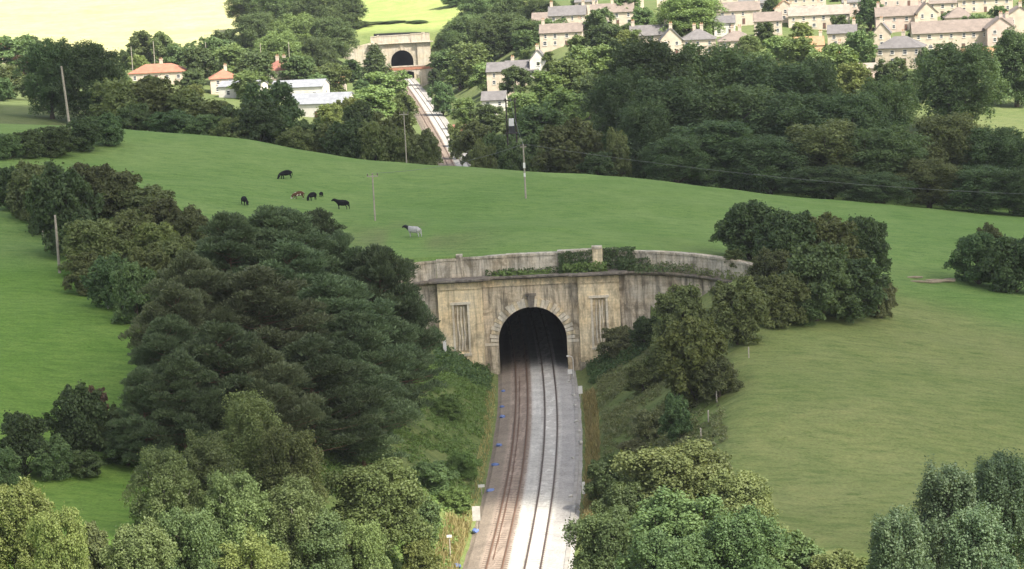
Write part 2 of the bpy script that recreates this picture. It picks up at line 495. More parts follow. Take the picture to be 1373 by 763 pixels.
def ground(x, y):
    x = np.asarray(x, float); y = np.asarray(y, float)
    n = natural(x, y) + (vnoise(x / 23, y / 23, 3) - 0.5) * 1.0 + (vnoise(x / 7, y / 7, 5) - 0.5) * 0.3
    d = x - track_x(np.clip(y, 61, 1019))
    w = np.where(d > 0, 6.1, 5.3)
    rough = (vnoise(x / 3.1, y / 3.1, 9) - 0.5) * 0.7 + (vnoise(x / 1.1, y / 1.1, 11) - 0.5) * 0.25
    dd = np.maximum(np.abs(d) - w, 0)
    cut = -0.25 + dd * np.where(d > 0, 0.60, 0.60) + rough * np.clip(dd / 2, 0, 1)
    k = 1.6
    hh = np.clip(0.5 + 0.5 * (n - cut) / k, 0, 1)
    low = n + (cut - n) * hh - k * hh * (1 - hh)
    low = np.minimum(low, np.where(dd <= 0, -0.25, 1e9))
    # second cutting beyond the hill
    cut2 = -0.25 + np.maximum(np.abs(d) - 5.6, 0) * 0.55
    hh2 = np.clip(0.5 + 0.5 * (n - cut2) / k, 0, 1)
    low2 = np.minimum(n + (cut2 - n) * hh2 - k * hh2 * (1 - hh2), np.where(np.abs(d) <= 5.6, -0.25, 1e9))
    far_ret = (y > FAR_Y + 3.0)
    out = np.where(y < PORTAL_Y + 3, np.where(behind_wall(x, y) & (y > PORTAL_Y - 24), n, low), n)
    # wings end inside the slope: elsewhere in front of the line the cutting rules
    out = np.where((y <= PORTAL_Y + 0.95) & (np.abs(d) < 11), low, out)
    t = smooth((y - 462) / 26)
    out = np.where((y > 460) & ~far_ret, n * (1 - t) + low2 * t, out)
    return out


def g1(x, y):
    return float(ground(np.array([x]), np.array([y]))[0])


def hit(px, row):
    """first point of the ground seen at a photograph position"""
    d = ray(px, row)
    ys = np.arange(120, 1300, 1.0)
    t = ys / d[1]
    z = CAM_H + d[2] * t
    g = ground(d[0] * t, ys)
    k = np.argmax(g >= z)
    y0, y1 = ys[max(k - 1, 0)], ys[k]
    for _ in range(12):
        ym = (y0 + y1) / 2
        if g1(d[0] * ym / d[1], ym) >= CAM_H + d[2] * ym / d[1]:
            y1 = ym
        else:
            y0 = ym
    return d[0] * y1 / d[1], y1


# ------------------------------------------------------------------ ground sheet
def steps(a, b, s):
    return list(np.arange(a, b, s))


gx = [-1500, -1200, -950, -700, -540] + steps(-420, -180, 20) + steps(-180, -90, 5) + steps(-90, -48, 2.1) + steps(-48, 48, 0.7) \
    + steps(48, 92, 2.1) + steps(92, 180, 5) + steps(180, 420, 20) + [420, 540, 700, 950, 1200, 1500]
gy = [-700, -500, -300, -200, -140, -90, -50, -20, 0] + steps(10, 160, 10) + steps(160, 200, 2) + steps(200, 299.9, 0.8) + [300.5, 301.0, 301.6, 302.4] \
    + steps(303.5, 440, 1.6) + steps(440, 620, 4) + steps(620, 930, 7) + [931, 934, 936.5] + steps(940, 1300, 10) + steps(1300, 2000, 50) + [2000, 2300]
GX, GY = np.meshgrid(np.array(gx, float), np.array(gy, float))
GZ = ground(GX, GY)
nx_, ny_ = len(gx), len(gy)
co = np.stack([GX, GY, GZ], -1).reshape(-1, 3)
idx = np.arange(nx_ * ny_).reshape(ny_, nx_)
quad = np.stack([idx[:-1, :-1], idx[:-1, 1:], idx[1:, 1:], idx[1:, :-1]], -1)
cxm, cym = (GX[:-1, :-1] + GX[1:, 1:]) / 2, (GY[:-1, :-1] + GY[1:, 1:]) / 2
zr = np.max([GZ[:-1, :-1], GZ[1:, 1:], GZ[1:, :-1], GZ[:-1, 1:]], 0) - np.min([GZ[:-1, :-1], GZ[1:, 1:], GZ[1:, :-1], GZ[:-1, 1:]], 0)
hole = ((np.abs(cxm - PC) < 7.0) & (cym > 300.2) & (cym < 303) & (zr > 4)) | \
       ((np.abs(cxm - float(track_x(FAR_Y))) < 12) & (cym > 930) & (cym < 941) & (zr > 4))
quad = quad[~hole]
gm = bpy.data.meshes.new('ground')
gm.vertices.add(len(co)); gm.vertices.foreach_set('co', co.reshape(-1))
gm.loops.add(quad.size); gm.loops.foreach_set('vertex_index', quad.reshape(-1).astype(np.int32))
gm.polygons.add(len(quad)); gm.polygons.foreach_set('loop_start', np.arange(0, quad.size, 4, dtype=np.int32))
# what grows where: field tint per vertex
x, y = GX.reshape(-1), GY.reshape(-1)
C_HILL = np.array([0.146, 0.232, 0.066]); C_LEFT = np.array([0.130, 0.220, 0.046]); C_RIGHT = np.array([0.190, 0.222, 0.082])
C_BANK = np.array([0.150, 0.185, 0.068]); C_HAY = np.array([0.43, 0.42, 0.21]); C_FAR = np.array([0.12, 0.15, 0.06]); C_LIME = np.array([0.27, 0.32, 0.11])
C_BROWN = np.array([0.165, 0.165, 0.080])


def blend(a, b, t):
    return a * (1 - t[:, None]) + b * t[:, None]


dcl = x - track_x(np.clip(y, 61, 1019))
wob = (vnoise(x / 17, y / 17, 21) - 0.5)
cl = np.tile(C_HILL, (len(x), 1))
cl = blend(cl, C_LEFT, smooth((-x - 22 + wob * 10) / 8) * smooth((300 - y + wob * 30) / 30))
rt = smooth((dcl - 15) / 8) * smooth((330 - y + wob * 60) / 70)
cl = blend(cl, C_RIGHT, rt)
cl = blend(cl, C_BROWN, np.clip(smooth((vnoise(x / 9, y / 9, 31) - 0.5) * 4) * 0.55, 0, 1) * smooth((dcl - 10) / 10) * smooth((235 - y) / 30))
cl = blend(cl, C_BROWN, 0.7 * smooth((vnoise(x / 5, y / 12, 33) - 0.35) * 3) * np.exp(-((x + 14)**2 / 90 + (y - 318)**2 / 260)))
cl = blend(cl, C_BANK, smooth((20 - np.abs(dcl) + wob * 6) / 5) * (y < 301))
cl = blend(cl, C_FAR, smooth((y - 450) / 30))
cl = blend(cl, C_LIME, smooth((y - 930) / 25) * smooth((x + 110 + wob * 20) / 20) * smooth((25 - x) / 20))
cl = blend(cl, C_HAY, smooth((y - 905 + wob * 30) / 25) * smooth((-x - 105 + wob * 10 + (y - 1000) * 0.16) / 18))
ca = gm.attributes.new('field', 'FLOAT_COLOR', 'POINT')
ca.data.foreach_set('color', np.concatenate([cl, np.ones((len(cl), 1))], 1).reshape(-1).astype(np.float32))
gm.update(calc_edges=True)
gm.polygons.foreach_set('use_smooth', np.ones(len(quad), dtype=bool))
m, nt, b = new_mat('pasture')
fa = N(nt, 'ShaderNodeAttribute', attribute_name='field').outputs['Color']
P = geo_pos(nt)
mp = N(nt, 'ShaderNodeMapping'); mp.inputs['Scale'].default_value = (0.6, 1.6, 1.0)
nt.links.new(P, mp.inputs['Vector'])
n1 = noise(nt, 0.07, 4, 0.6, P, 0.6)
n2 = noise(nt, 0.55, 5, 0.7, mp.outputs[0], 0.4)
n3 = noise(nt, 3.2, 4, 0.75, P)
n0 = noise(nt, 0.016, 5, 0.65, P, 0.8)
fa = mixc(nt, 1.0, fa, ramp(nt, n0, [(0.3, (0.86, 0.93, 0.84)), (0.7, (1.13, 1.06, 1.10))]), 'MULTIPLY')
c1 = mixc(nt, 1.0, fa, ramp(nt, n1, [(0.3, (0.86, 0.92, 0.80)), (0.7, (1.13, 1.08, 1.12))]), 'MULTIPLY')
c2 = mixc(nt, 1.0, c1, ramp(nt, n2, [(0.28, (0.64, 0.74, 0.68)), (0.5, (1, 1, 1)), (0.74, (1.30, 1.18, 1.22))]), 'MULTIPLY')
c3 = mixc(nt, 1.0, c2, ramp(nt, n3, [(0.28, 0.70), (0.5, 1.0), (0.75, 1.26)]), 'MULTIPLY')
# tussocks: darker rank grass in scattered streaks
tus = ramp(nt, noise(nt, 0.9, 6, 0.75, mp.outputs[0], 0.9), [(0.58, 0.0), (0.67, 1.0)])
c4 = mixc(nt, tus, c3, mixc(nt, 1.0, c3, (0.58, 0.70, 0.52), 'MULTIPLY'))
nt.links.new(c4, b.inputs['Base Color'])
b.inputs['Roughness'].default_value = 0.95
b.inputs['Specular IOR Level'].default_value = 0.08
bump(nt, b, mixc(nt, 0.5, n3, n2), 0.5, 0.35)
gm.materials.append(m)
tag(link('ground', gm), kind='structure')

# ------------------------------------------------------------------ railway
m, nt, b = new_mat('ballast')
ac = N(nt, 'ShaderNodeAttribute', attribute_name='bed').outputs['Color']
P = geo_pos(nt)
f1 = ramp(nt, noise(nt, 4.0, 6, 0.85, P), [(0.25, 0.45), (0.5, 1.0), (0.78, 1.42)])
f2 = ramp(nt, noise(nt, 0.35, 4, 0.6, P), [(0.3, 0.82), (0.7, 1.15)])
cc = mixc(nt, 1.0, mixc(nt, 1.0, ac, f1, 'MULTIPLY'), f2, 'MULTIPLY')
nt.links.new(cc, b.inputs['Base Color'])
b.inputs['Roughness'].default_value = 0.92
b.inputs['Specular IOR Level'].default_value = 0.15
bump(nt, b, noise(nt, 9.0, 3, 0.8, P), 0.8, 0.12)
BALLAST = m
RAILMAT = plain('rusty_rail', (0.085, 0.055, 0.042), 0.6, 0.4, 0.3, 1.5)
RAILRUST = plain('bright_rust_rail', (0.15, 0.085, 0.055), 0.7, 0.3, 0.3, 1.5)
SLEEPER = plain('sleeper_concrete', (0.44, 0.41, 0.37), 0.9, 0.1, 0.35, 1.0)
SLEEPERB = plain('sleeper_timber', (0.22, 0.175, 0.14), 0.9, 0.1, 0.35, 1.0)


def lane(y, off):
    nx, ny = track_n(y)
    return float(track_x(y)) + nx * off, y + ny * off


LT, RT = -1.82, 1.86          # centres of the two tracks
GAUGE = 0.7525


def trackbed(y0, y1, left, right, dy, name, tone=1.0):
    ys = np.arange(y0, y1 + dy, dy)
    offs = np.array([left - 0.7, left, left + 0.3, -3.4, -3.0, LT - 1.05, LT - 0.75, LT - 0.55, LT - 0.2, LT, LT + 0.2, LT + 0.55, LT + 0.75, LT + 1.05,
                     -0.3, 0.0, 0.35, RT - 1.05, RT - 0.75, RT - 0.55, RT, RT + 0.55, RT + 0.75, RT + 1.05, 3.3, 3.8, right - 0.3, right, right + 0.7])
    V, Cc = [], []
    for yv in ys:
        for o in offs:
            X, Y = lane(yv, o)
            zz = 0.0 if left < o < right else -0.16
            if o < left or o > right:
                zz = -0.40
            shoulder = 0.10 * smooth((2.3 - min(abs(o - LT), abs(o - RT))) / 0.7) * 1.18
            V.append((X, Y, zz + float(shoulder) + random.uniform(-0.02, 0.02)))
            dl = min(abs(abs(o - LT) - GAUGE), 9); dr = min(abs(abs(o - RT) - GAUGE), 9)
            grey, rust, pale, cess = (np.array(c) for c in ((0.54, 0.52, 0.475), (0.29, 0.23, 0.185), (0.60, 0.58, 0.53), (0.40, 0.38, 0.355)))
            c = grey.copy()
            if abs(o - LT) < 1.3: c = rust * 1.15
            elif o < LT: c = np.array((0.26, 0.215, 0.17))
            elif o > RT + 1.2: c = cess
            elif abs(o - RT) < 0.6: c = pale
            if dl < 0.12: c = rust * 0.45
            if dr < 0.12: c = np.array((0.15, 0.125, 0.105))
            c = c * (0.9 + 0.2 * float(vnoise(np.array([o * 0.8]), np.array([yv * 0.11]), 41)[0]))
            if PORTAL_Y - 2 < yv < 400: c = c * (1 - .68 * min(1.0, (yv - PORTAL_Y + 2) / 9.0))     # darkness of the bore painted into the bed colour, with some soot
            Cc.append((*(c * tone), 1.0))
    k = len(offs)
    Fc = [(i * k + j, i * k + j + 1, (i + 1) * k + j + 1, (i + 1) * k + j) for i in range(len(ys) - 1) for j in range(k - 1)]
    me = bpy.data.meshes.new(name)
    me.from_pydata(V, [], Fc)
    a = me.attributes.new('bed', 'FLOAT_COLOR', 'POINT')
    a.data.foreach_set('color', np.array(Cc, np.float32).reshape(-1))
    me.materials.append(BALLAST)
    o = link(name, me)
    return tag(o, kind='structure')


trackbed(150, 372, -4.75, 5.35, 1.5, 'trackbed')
trackbed(484, 1010, -4.6, 4.6, 6.0, 'trackbed', .72)


def rail_mesh(y0, y1, off, dy, mat, z=0.26, w=0.07, h=0.16):
    path = []
    yv = y0
    while yv <= y1:
        X, Y = lane(yv, off)
        nx, ny = track_n(yv)
        path.append((X, Y, nx, ny))
        yv += dy
    mb = MB()
    w *= 0.5
    mb.sweep(path, [(-w * 2, z - h), (w * 2, z - h), (w * 2, z - h + .03), (w * .5, z - h + .05), (w * .5, z - .05), (w, z - .04), (w, z), (-w, z), (-w, z - .04), (-w * .5, z - .05), (-w * .5, z - h + .05), (-w * 2, z - h + .03)])
    return mb.mesh('rail', mat)


def railway(y0, y1, off, label, mat, smat, dy, sleepers=True):
    t = thing('railway_track', label, 'railway track', (0, 0, 0), 0, 'railway tracks')
    for s in (-1, 1):
        link('rail', rail_mesh(y0, y1, off + s * GAUGE, dy, mat), t)
    mb = MB()
    yv = y0
    while yv < y1:
        X, Y = lane(yv, off)
        nx, ny = track_n(yv)
        vs = []
        for z in (0.02, 0.125):
            for a, bb in ((-1.25, -.125), (1.25, -.125), (1.25, .125), (-1.25, .125)):
                vs.append((X + nx * a - ny * bb, Y + ny * a + nx * bb, z))
        mb.add(vs, [(4, 5, 6, 7), (0, 1, 5, 4), (1, 2, 6, 5), (2, 3, 7, 6), (3, 0, 4, 7)])
        yv += 0.68 if y1 < 400 else 1.4
    tag(mb.build('sleepers', smat, t), kind='stuff')


railway(160, 365, RT, 'grey main line track on pale ballast, right of the two near tracks', RAILMAT, SLEEPER, 2)
railway(160, 365, LT, 'rusty brown track, left of the two tracks entering the near tunnel', RAILRUST, SLEEPERB, 2)
railway(490, 985, RT, 'right hand track of the far line running to the distant tunnel', RAILMAT, SLEEPER, 6)
railway(490, 985, LT, 'left hand track of the far line running to the distant tunnel', RAILRUST, SLEEPERB, 6)
tag(link('spare_rail', rail_mesh(208, 296, LT - 0.28, 2, RAILRUST, 0.24)), 'spare rusty rail laid between the rails of the left track', 'rail')
# concrete cable trough along the right cess
mb = MB(); path = []
for yv in np.arange(180, 299, 2.0):
    X, Y = lane(yv, 5.0); nx, ny = track_n(yv); path.append((X, Y, nx, ny))
mb.sweep(path, [(-.2, -.05), (-.2, .1), (.2, .1), (.2, -.05)])
tag(mb.build('cable_trough', plain('trough_concrete', (0.36, 0.34, 0.31), 0.9, .1, .35, .8)), 'grey concrete cable trough along the right edge of the ballast', 'cable trough')

# ------------------------------------------------------------------ stone portals
def stone_mat(name, col, stain, block=1.0, grime=0.75):
    m, nt, b = new_mat(name)
    P = N(nt, 'ShaderNodeTexCoord').outputs['Object']
    sep = N(nt, 'ShaderNodeSeparateXYZ'); nt.links.new(P, sep.inputs[0])
    cmb = N(nt, 'ShaderNodeCombineXYZ')
    nt.links.new(sep.outputs[0], cmb.inputs[0]); nt.links.new(sep.outputs[2], cmb.inputs[1])
    br = N(nt, 'ShaderNodeTexBrick')
    br.inputs['Scale'].default_value = block
    br.inputs['Mortar Size'].default_value = 0.018
    br.inputs['Brick Width'].default_value = 0.95
    br.inputs['Row Height'].default_value = 0.42
    br.inputs['Color1'].default_value = (0.90, 0.90, 0.90, 1)
    br.inputs['Color2'].default_value = (1.06, 1.05, 1.03, 1)
    br.inputs['Mortar'].default_value = (0.80, 0.78, 0.75, 1)
    nt.links.new(cmb.outputs[0], br.inputs['Vector'])
    c = mixc(nt, 1.0, tuple(col), br.outputs[0], 'MULTIPLY')
    mpn = N(nt, 'ShaderNodeMapping'); mpn.inputs['Scale'].default_value = (1.4, 1.4, 0.16)
    nt.links.new(P, mpn.inputs['Vector'])
    streak = ramp(nt, noise(nt, 1.1, 5, 0.7, mpn.outputs[0], 0.3), [(0.44, 0.0), (0.66, grime)])
    patch = ramp(nt, noise(nt, 0.45, 6, 0.7, P, 0.5), [(0.48, 0.0), (0.66, grime * 0.9)])
    c = mixc(nt, streak, c, tuple(stain))
    c = mixc(nt, patch, c, (stain[0] * 1.5, stain[1] * 1.4, stain[2] * 1.25))
    warm = ramp(nt, noise(nt, 0.3, 3, 0.5, P), [(0.4, 0.0), (0.7, 0.5)])
    c = mixc(nt, warm, c, mixc(nt, 1.0, c, (1.12, 0.97, 0.76), 'MULTIPLY'))
    c = mixc(nt, 1.0, c, ramp(nt, noise(nt, 5, 5, 0.75, P), [(0.3, 0.8), (0.72, 1.15)]), 'MULTIPLY')
    nt.links.new(c, b.inputs['Base Color'])
    b.inputs['Roughness'].default_value = 0.92
    b.inputs['Specular IOR Level'].default_value = 0.12
    bump(nt, b, mixc(nt, 0.35, br.outputs[0], noise(nt, 3, 5, 0.7, P)), 0.6, 0.06)
    return m


STONE = stone_mat('bath_stone', (0.84, 0.715, 0.485), (0.12, 0.105, 0.08), 1.0, 0.66)
CORN = stone_mat('blackened_shadow_stone', (0.26, 0.235, 0.20), (0.06, 0.055, 0.05), 1.0, 0.85)  # weathering plus the mouldings' shadow lines, both put into the colour
SPAN = stone_mat('stained_stone', (0.66, 0.575, 0.43), (0.10, 0.09, 0.07), 1.0, 0.82)
STONEDK = stone_mat('weathered_stone', (0.58, 0.52, 0.42), (0.085, 0.078, 0.066), 1.0, 0.9)
STONEPALE = stone_mat('pale_stone', (0.78, 0.72, 0.59), (0.22, 0.20, 0.165), 1.0, 0.5)
ATTIC = stone_mat('attic_stone', (0.62, 0.565, 0.46), (0.12, 0.11, 0.085), 1.0, 0.85)
STONEFAR = stone_mat('clean_stone', (0.50, 0.455, 0.385), (0.22, 0.20, 0.17), 1.0, 0.6)
SOOT = plain('sooty_brick', (0.035, 0.032, 0.03), 0.95, 0.05, 0.4, 0.7)
PANELDK = stone_mat('panel_stone', (0.64, 0.55, 0.38), (0.10, 0.09, 0.07), 1.0, 0.85)


def arch_path(hw, spring, n=22, z0=-0.6):
    pts = [(-hw, z0), (-hw, spring * 0.5)]
    for i in range(n + 1):
        t = math.pi * (1 - i / n)
        pts.append((hw * math.cos(t), spring + hw * math.sin(t)))
    return pts + [(hw, spring * 0.5), (hw, z0)]


def arched_wall(mb, x0, x1, z1, hw, spring, y0, y1, z0=-0.6):
    """wall x0..x1 to height z1 with an arched opening, thickness y0..y1 (y0 = front)"""
    ap = arch_path(hw, spring, z0=z0)
    op = []
    for (px, pz) in ap:
        if px <= -hw + 1e-6: op.append((x0, pz))
        elif px >= hw - 1e-6: op.append((x1, pz))
        else:
            op.append((x0 + (x1 - x0) * (px + hw) / (2 * hw), z1))
    # keep the corners square
    i0 = 2
    op[i0] = (x0, z1); op[-3] = (x1, z1)
    n = len(ap)
    vs = [(p[0], y0, p[1]) for p in ap] + [(p[0], y0, p[1]) for p in op] + [(p[0], y1, p[1]) for p in ap] + [(p[0], y1, p[1]) for p in op]
    fs = []
    for i in range(n - 1):
        fs += [(i, i + 1, n + i + 1, n + i), (2 * n + i, 3 * n + i, 3 * n + i + 1, 2 * n + i + 1),
               (i, 2 * n + i, 2 * n + i + 1, i + 1), (n + i, n + i + 1, 3 * n + i + 1, 3 * n + i)]
    mb.add(vs, fs)


def voussoirs(parent, hw, spring, depth, n, y0, y1, mats, key=True):
    for i in range(n):
        if key and i == n // 2:
            continue
        a0, a1 = math.pi * (1 - i / n), math.pi * (1 - (i + 1) / n)
        g = 0.035
        a0 -= g / hw; a1 += g / hw
        dp = depth * (1.0 if i % 2 else 0.86)
        vs = []
        for yy in (y0 - random.uniform(0, .03), y1):
            for (a, r) in ((a0, hw), (a1, hw), (a1, hw + dp), (a0, hw + dp)):
                vs.append((r * math.cos(a), yy, spring + r * math.sin(a)))
        mb = MB()
        mb.add(vs, [(0, 1, 2, 3), (7, 6, 5, 4), (0, 4, 5, 1), (1, 5, 6, 2), (2, 6, 7, 3), (3, 7, 4, 0)])
        mb.build('voussoir', mats[i % len(mats)], parent)


def tunnel_tube(parent, y_start, y_len, hw, spring, base_xy, mat):
    ap = arch_path(hw, spring)
    vs, fs = [], []
    n = len(ap)
    K = 14
    for k in range(K + 1):
        yy = y_start + y_len * k / K
        dx = float(track_x(base_xy[1] + yy)) - base_xy[0]
        vs += [(dx + p[0], yy, p[1]) for p in ap]
    for k in range(K):
        for i in range(n - 1):
            fs.append((k * n + i, k * n + i + 1, (k + 1) * n + i + 1, (k + 1) * n + i))
    fs.append(tuple(K * n + i for i in range(n)))
    mb = MB(); mb.add(vs, fs)
    me = mb.mesh('tunnel_lining', mat)
    return link('tunnel_lining', me, parent)


def portal(label, cx, cy, hw, spring, zc, zp, mats, detail=True, rz=0.0):
    """zc cornice height, zp parapet height; local origin on rail level"""
    S, SD, SP = mats
    t = thing('tunnel_portal', label, 'tunnel portal', (cx, cy, 0), rz)
    mb = MB(); arched_wall(mb, -6.6, 6.4, zc - 1.3, hw, spring, 0.0, 1.25); mb.build('wall', SPAN if detail else S, t)
    voussoirs(t, hw + 0.002, spring, 1.25, 31, -0.18, 0.5, [SP, SP, S])
    kb = MB()
    kb.add([(-.34, -.45, spring + hw - .02), (.34, -.45, spring + hw - .02), (.55, -.45, spring + hw + 1.55), (-.55, -.45, spring + hw + 1.55),
            (-.34, .4, spring + hw - .02), (.34, .4, spring + hw - .02), (.55, .4, spring + hw + 1.55), (-.55, .4, spring + hw + 1.55)],
           [(0, 1, 2, 3), (4, 7, 6, 5), (0, 4, 5, 1), (1, 5, 6, 2), (2, 6, 7, 3), (3, 7, 4, 0)])
    kb.box(-.75, .75, -.6, .4, spring + hw + 1.56, spring + hw + 1.85)
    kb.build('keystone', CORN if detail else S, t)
    # impost bands either side of the arch
    for s in (-1, 1):
        xa, xb = (-6.55, -hw - .05) if s < 0 else (hw + .05, 6.35)
        b2 = MB(); b2.box(xa, xb, -0.10, .3, spring - .5, spring - .12); b2.build('impost', SP, t)
    for s, (xa, xb) in ((-1, (-12.6, -6.6)), (1, (6.4, 12.0))):
        yf = -0.9
        # a pier built as a frame round a sunk panel
        px0, px1, pz0, pz1 = (xa + xb) / 2 - .95, (xa + xb) / 2 + .95, 3.2, zc - 3.4
        pb = MB()
        if detail:
            pb.box(xa, px0, yf, 1.25, -1, zc - 1.3); pb.box(px1, xb, yf, 1.25, -1, zc - 1.3)
            pb.box(px0 + .002, px1 - .002, yf + .004, 1.25, -1, pz0); pb.box(px0 + .002, px1 - .002, yf + .004, 1.25, pz1, zc - 1.3)
        else:
            pb.box(xa, xb, yf, 1.25, -1, zc - 1.3)
        pier = pb.build('pier', S, t)
        if detail:
            q = MB(); q.box(px0 - .01, px1 + .01, yf + .30, 1.2, pz0 - .02, pz1 + .02); q.build('sunk_panel', PANELDK, pier)
            q = MB(); q.box(px0 - .22, px0 + .06, yf - .1, yf + .2, pz0 - .1, pz1); q.box(px1 - .06, px1 + .22, yf - .1, yf + .2, pz0 - .1, pz1)
            q.box(px0 - .42, px1 + .42, yf - .2, yf + .2, pz1 + .004, pz1 + .34); q.box(px0 - .3, px1 + .3, yf - .16, yf + .2, pz0 - .42, pz0 - .104)
            q.build('panel_frame', SP, pier)
            # carved swags hang down the panel
            for k in (-.42, 0.0, .42):
                q = MB()
                pts = [((px0 + px1) / 2 + k + random.uniform(-.08, .08), yf + .26, pz0 + .3 + (pz1 - pz0 - .6) * i / 6) for i in range(7)]
                q.tube(pts, [random.uniform(.07, .15) for _ in pts], 6); q.build('carved_drop', SP, pier)
        q = MB(); q.box(xa - .12, xb + .12, yf - .12, 1.3, -1, 1.1); q.build('plinth', SD, pier)
    # entablature in three bays (architrave, frieze, cornice)
    for (xa, xb, yf) in ((-12.6, -6.6, -.9), (-6.6, 6.4, 0.0), (6.4, 12.0, -.9)):
        e = MB(); i = .003 if yf == 0 else 0
        e.box(xa + i, xb - i, yf - .20, 1.26, zc - 1.296, zc - 1.12)
        e.box(xa + i, xb - i, yf - .08, 1.26, zc - 1.116, zc - .95)
        e.box(xa + i, xb - i, yf, 1.25, zc - .946, zc - .42)
        e.build('frieze', S, t)
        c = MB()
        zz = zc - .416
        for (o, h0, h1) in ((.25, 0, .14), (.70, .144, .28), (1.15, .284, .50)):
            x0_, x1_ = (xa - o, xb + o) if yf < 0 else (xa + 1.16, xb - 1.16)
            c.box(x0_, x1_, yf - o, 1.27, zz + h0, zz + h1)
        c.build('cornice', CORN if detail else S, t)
    # attic wall set back above the cornice, in blocks under a coping
    for (xa, xb, top, yf) in ((-12.6, -9.9, zp - .35, .85), (-9.88, -9.0, zp + .1, .7), (-8.98, -3.1, zp - .25, .85), (-3.08, 3.9, zp - .2, .9),
                              (3.92, 8.6, zp, .65), (8.62, 10.0, zp + .35, .55), (10.02, 12.0, zp - .1, .85)):
        a = MB(); a.box(xa, xb, yf, yf + 1.0, zc + .09, top - .3); at_ = a.build('attic_block', (ATTIC if top < zp + .2 else S) if detail else S, t)
        a = MB(); a.box(xa - .008, xb + .008, yf - .16, yf + 1.16, top - .296, top); a.build('coping', ATTIC if detail else S, at_)
    tunnel_tube(t, 1.2, 68, hw + .01, spring, (cx, cy), SOOT)
    return t


pt = portal('weathered stone tunnel portal with classical cornice and panelled piers in the hillside', PC, PORTAL_Y, 4.65, 4.28, 13.25, 16.3, (STONE, STONEDK, STONEPALE))
for side, nm in ((1, 'right'), (-1, 'left')):
    p = wing_path(side, a1=63)
    lp = [(a - PC, bb - PORTAL_Y, c, d) for a, bb, c, d in p]
    mb = MB(); mb.sweep(lp, [(0, -.5), (0, 12.6), (-1.25, 12.6), (-1.25, -.5)], drop=1.6)
    w = mb.build('wing_wall', STONEDK, pt)
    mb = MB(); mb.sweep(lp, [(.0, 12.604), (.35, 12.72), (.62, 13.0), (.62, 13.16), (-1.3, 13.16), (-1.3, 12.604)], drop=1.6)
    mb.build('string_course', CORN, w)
    mb = MB(); mb.sweep(lp, [(-.75, 13.164), (-.75, 15.5), (-1.6, 15.5), (-1.6, 13.164)], drop=1.6); mb.build('attic_wall', ATTIC, w)
    mb = MB(); mb.sweep(lp, [(-.62, 15.504), (-.62, 15.8), (-1.75, 15.8), (-1.75, 15.504)], drop=1.6); mb.build('coping', ATTIC, w)
# end pedestal and low wall where the right wing dies into the slope
ex, ey, enx, eny = wing_path(1, a1=63)[-1]
mb = MB(); mb.box(-.8, .8, -.8, .8, 6, 14.3); mb.box(-1.0, 1.0, -1.0, 1.0, 14.304, 14.6)
mb.build('end_pedestal', STONEPALE, pt, (ex - PC + .8, ey - PORTAL_Y, 0), -.2)

fx = float(track_x(FAR_Y))
portal('bright sunlit stone portal of the distant second tunnel at the top', fx, FAR_Y, 4.65, 7.2, 14.9, 18.4, (STONEFAR, STONEFAR, STONEFAR), False, 0.08)
# retaining wall running left from the far portal
mb = MB(); wx, wz = at(470, 66, 930)
mb.add([(-12, 0, -2), (0, 0, -2), (0, 0, 15.5), (-12, -1, 13.2), (-12, 2, -2), (0, 1.5, -2), (0, 1.5, 15.5), (-12, 1, 13.2)],
       [(0, 1, 2, 3), (7, 6, 5, 4), (0, 4, 5, 1), (1, 5, 6, 2), (2, 6, 7, 3), (3, 7, 4, 0)])
tag(mb.build('retaining_wall', STONEFAR, None, (fx - 12.7, FAR_Y - .6, 0), .15), 'pale stone retaining wall running left from the distant tunnel portal', 'wall')
# road bridge in front of the far portal
by = 885.0; bx = float(track_x(by))
t = thing('road_bridge', 'small stone road bridge crossing the line before the distant tunnel', 'bridge', (bx, by, 0), 0.08)
mb = MB(); arched_wall(mb, -13, 13, 6.6, 4.5, 1.6, -2.5, 2.5); mb.build('span', STONEFAR, t)
for yy in (-2.7, 2.3):
    mb = MB(); mb.box(-13, 13, yy, yy + .4, 6.604, 7.8); q = mb.build('parapet', plain('red_brick', (0.36, 0.17, 0.11), .9, .1, .3, 1), t)
    mb = MB(); mb.box(-13.05, 13.05, yy - .1, yy + .5, 7.804, 8.0); mb.build('coping', STONEFAR, q)

# ------------------------------------------------------------------ village
ROOF = {'red': (0.40, 0.17, 0.105), 'redbrown': (0.28, 0.12, 0.085), 'orange': (0.42, 0.24, 0.13), 'greyroof': (0.17, 0.158, 0.155), 'brownroof': (0.235, 0.19, 0.16),
        'paleroof': (0.32, 0.275, 0.23), 'pale': (0.29, 0.30, 0.32)}
WALL = {'cream': (0.58, 0.49, 0.39), 'white': (0.66, 0.62, 0.56), 'pink': (0.56, 0.44, 0.38)}


def roof_mat(name, col):
    m, nt, b = new_mat(name)
    P = N(nt, 'ShaderNodeTexCoord').outputs['Object']
    f = ramp(nt, noise(nt, 0.7, 6, 0.7, P), [(0.3, 0.72), (0.7, 1.22)])
    sep = N(nt, 'ShaderNodeSeparateXYZ'); nt.links.new(P, sep.inputs[0])
    wv = N(nt, 'ShaderNodeTexWave', wave_type='BANDS', bands_direction='Z')
    wv.inputs['Scale'].default_value = 1.9
    wv.inputs['Distortion'].default_value = 0.6
    nt.links.new(P, wv.inputs['Vector'])
    c = mixc(nt, 1.0, tuple(col), f, 'MULTIPLY')
    c = mixc(nt, 0.25, c, mixc(nt, 1.0, c, wv.outputs[0], 'MULTIPLY'))
    nt.links.new(c, b.inputs['Base Color'])
    b.inputs['Roughness'].default_value = 0.85
    bump(nt, b, wv.outputs[1], 0.5, 0.05)
    return m


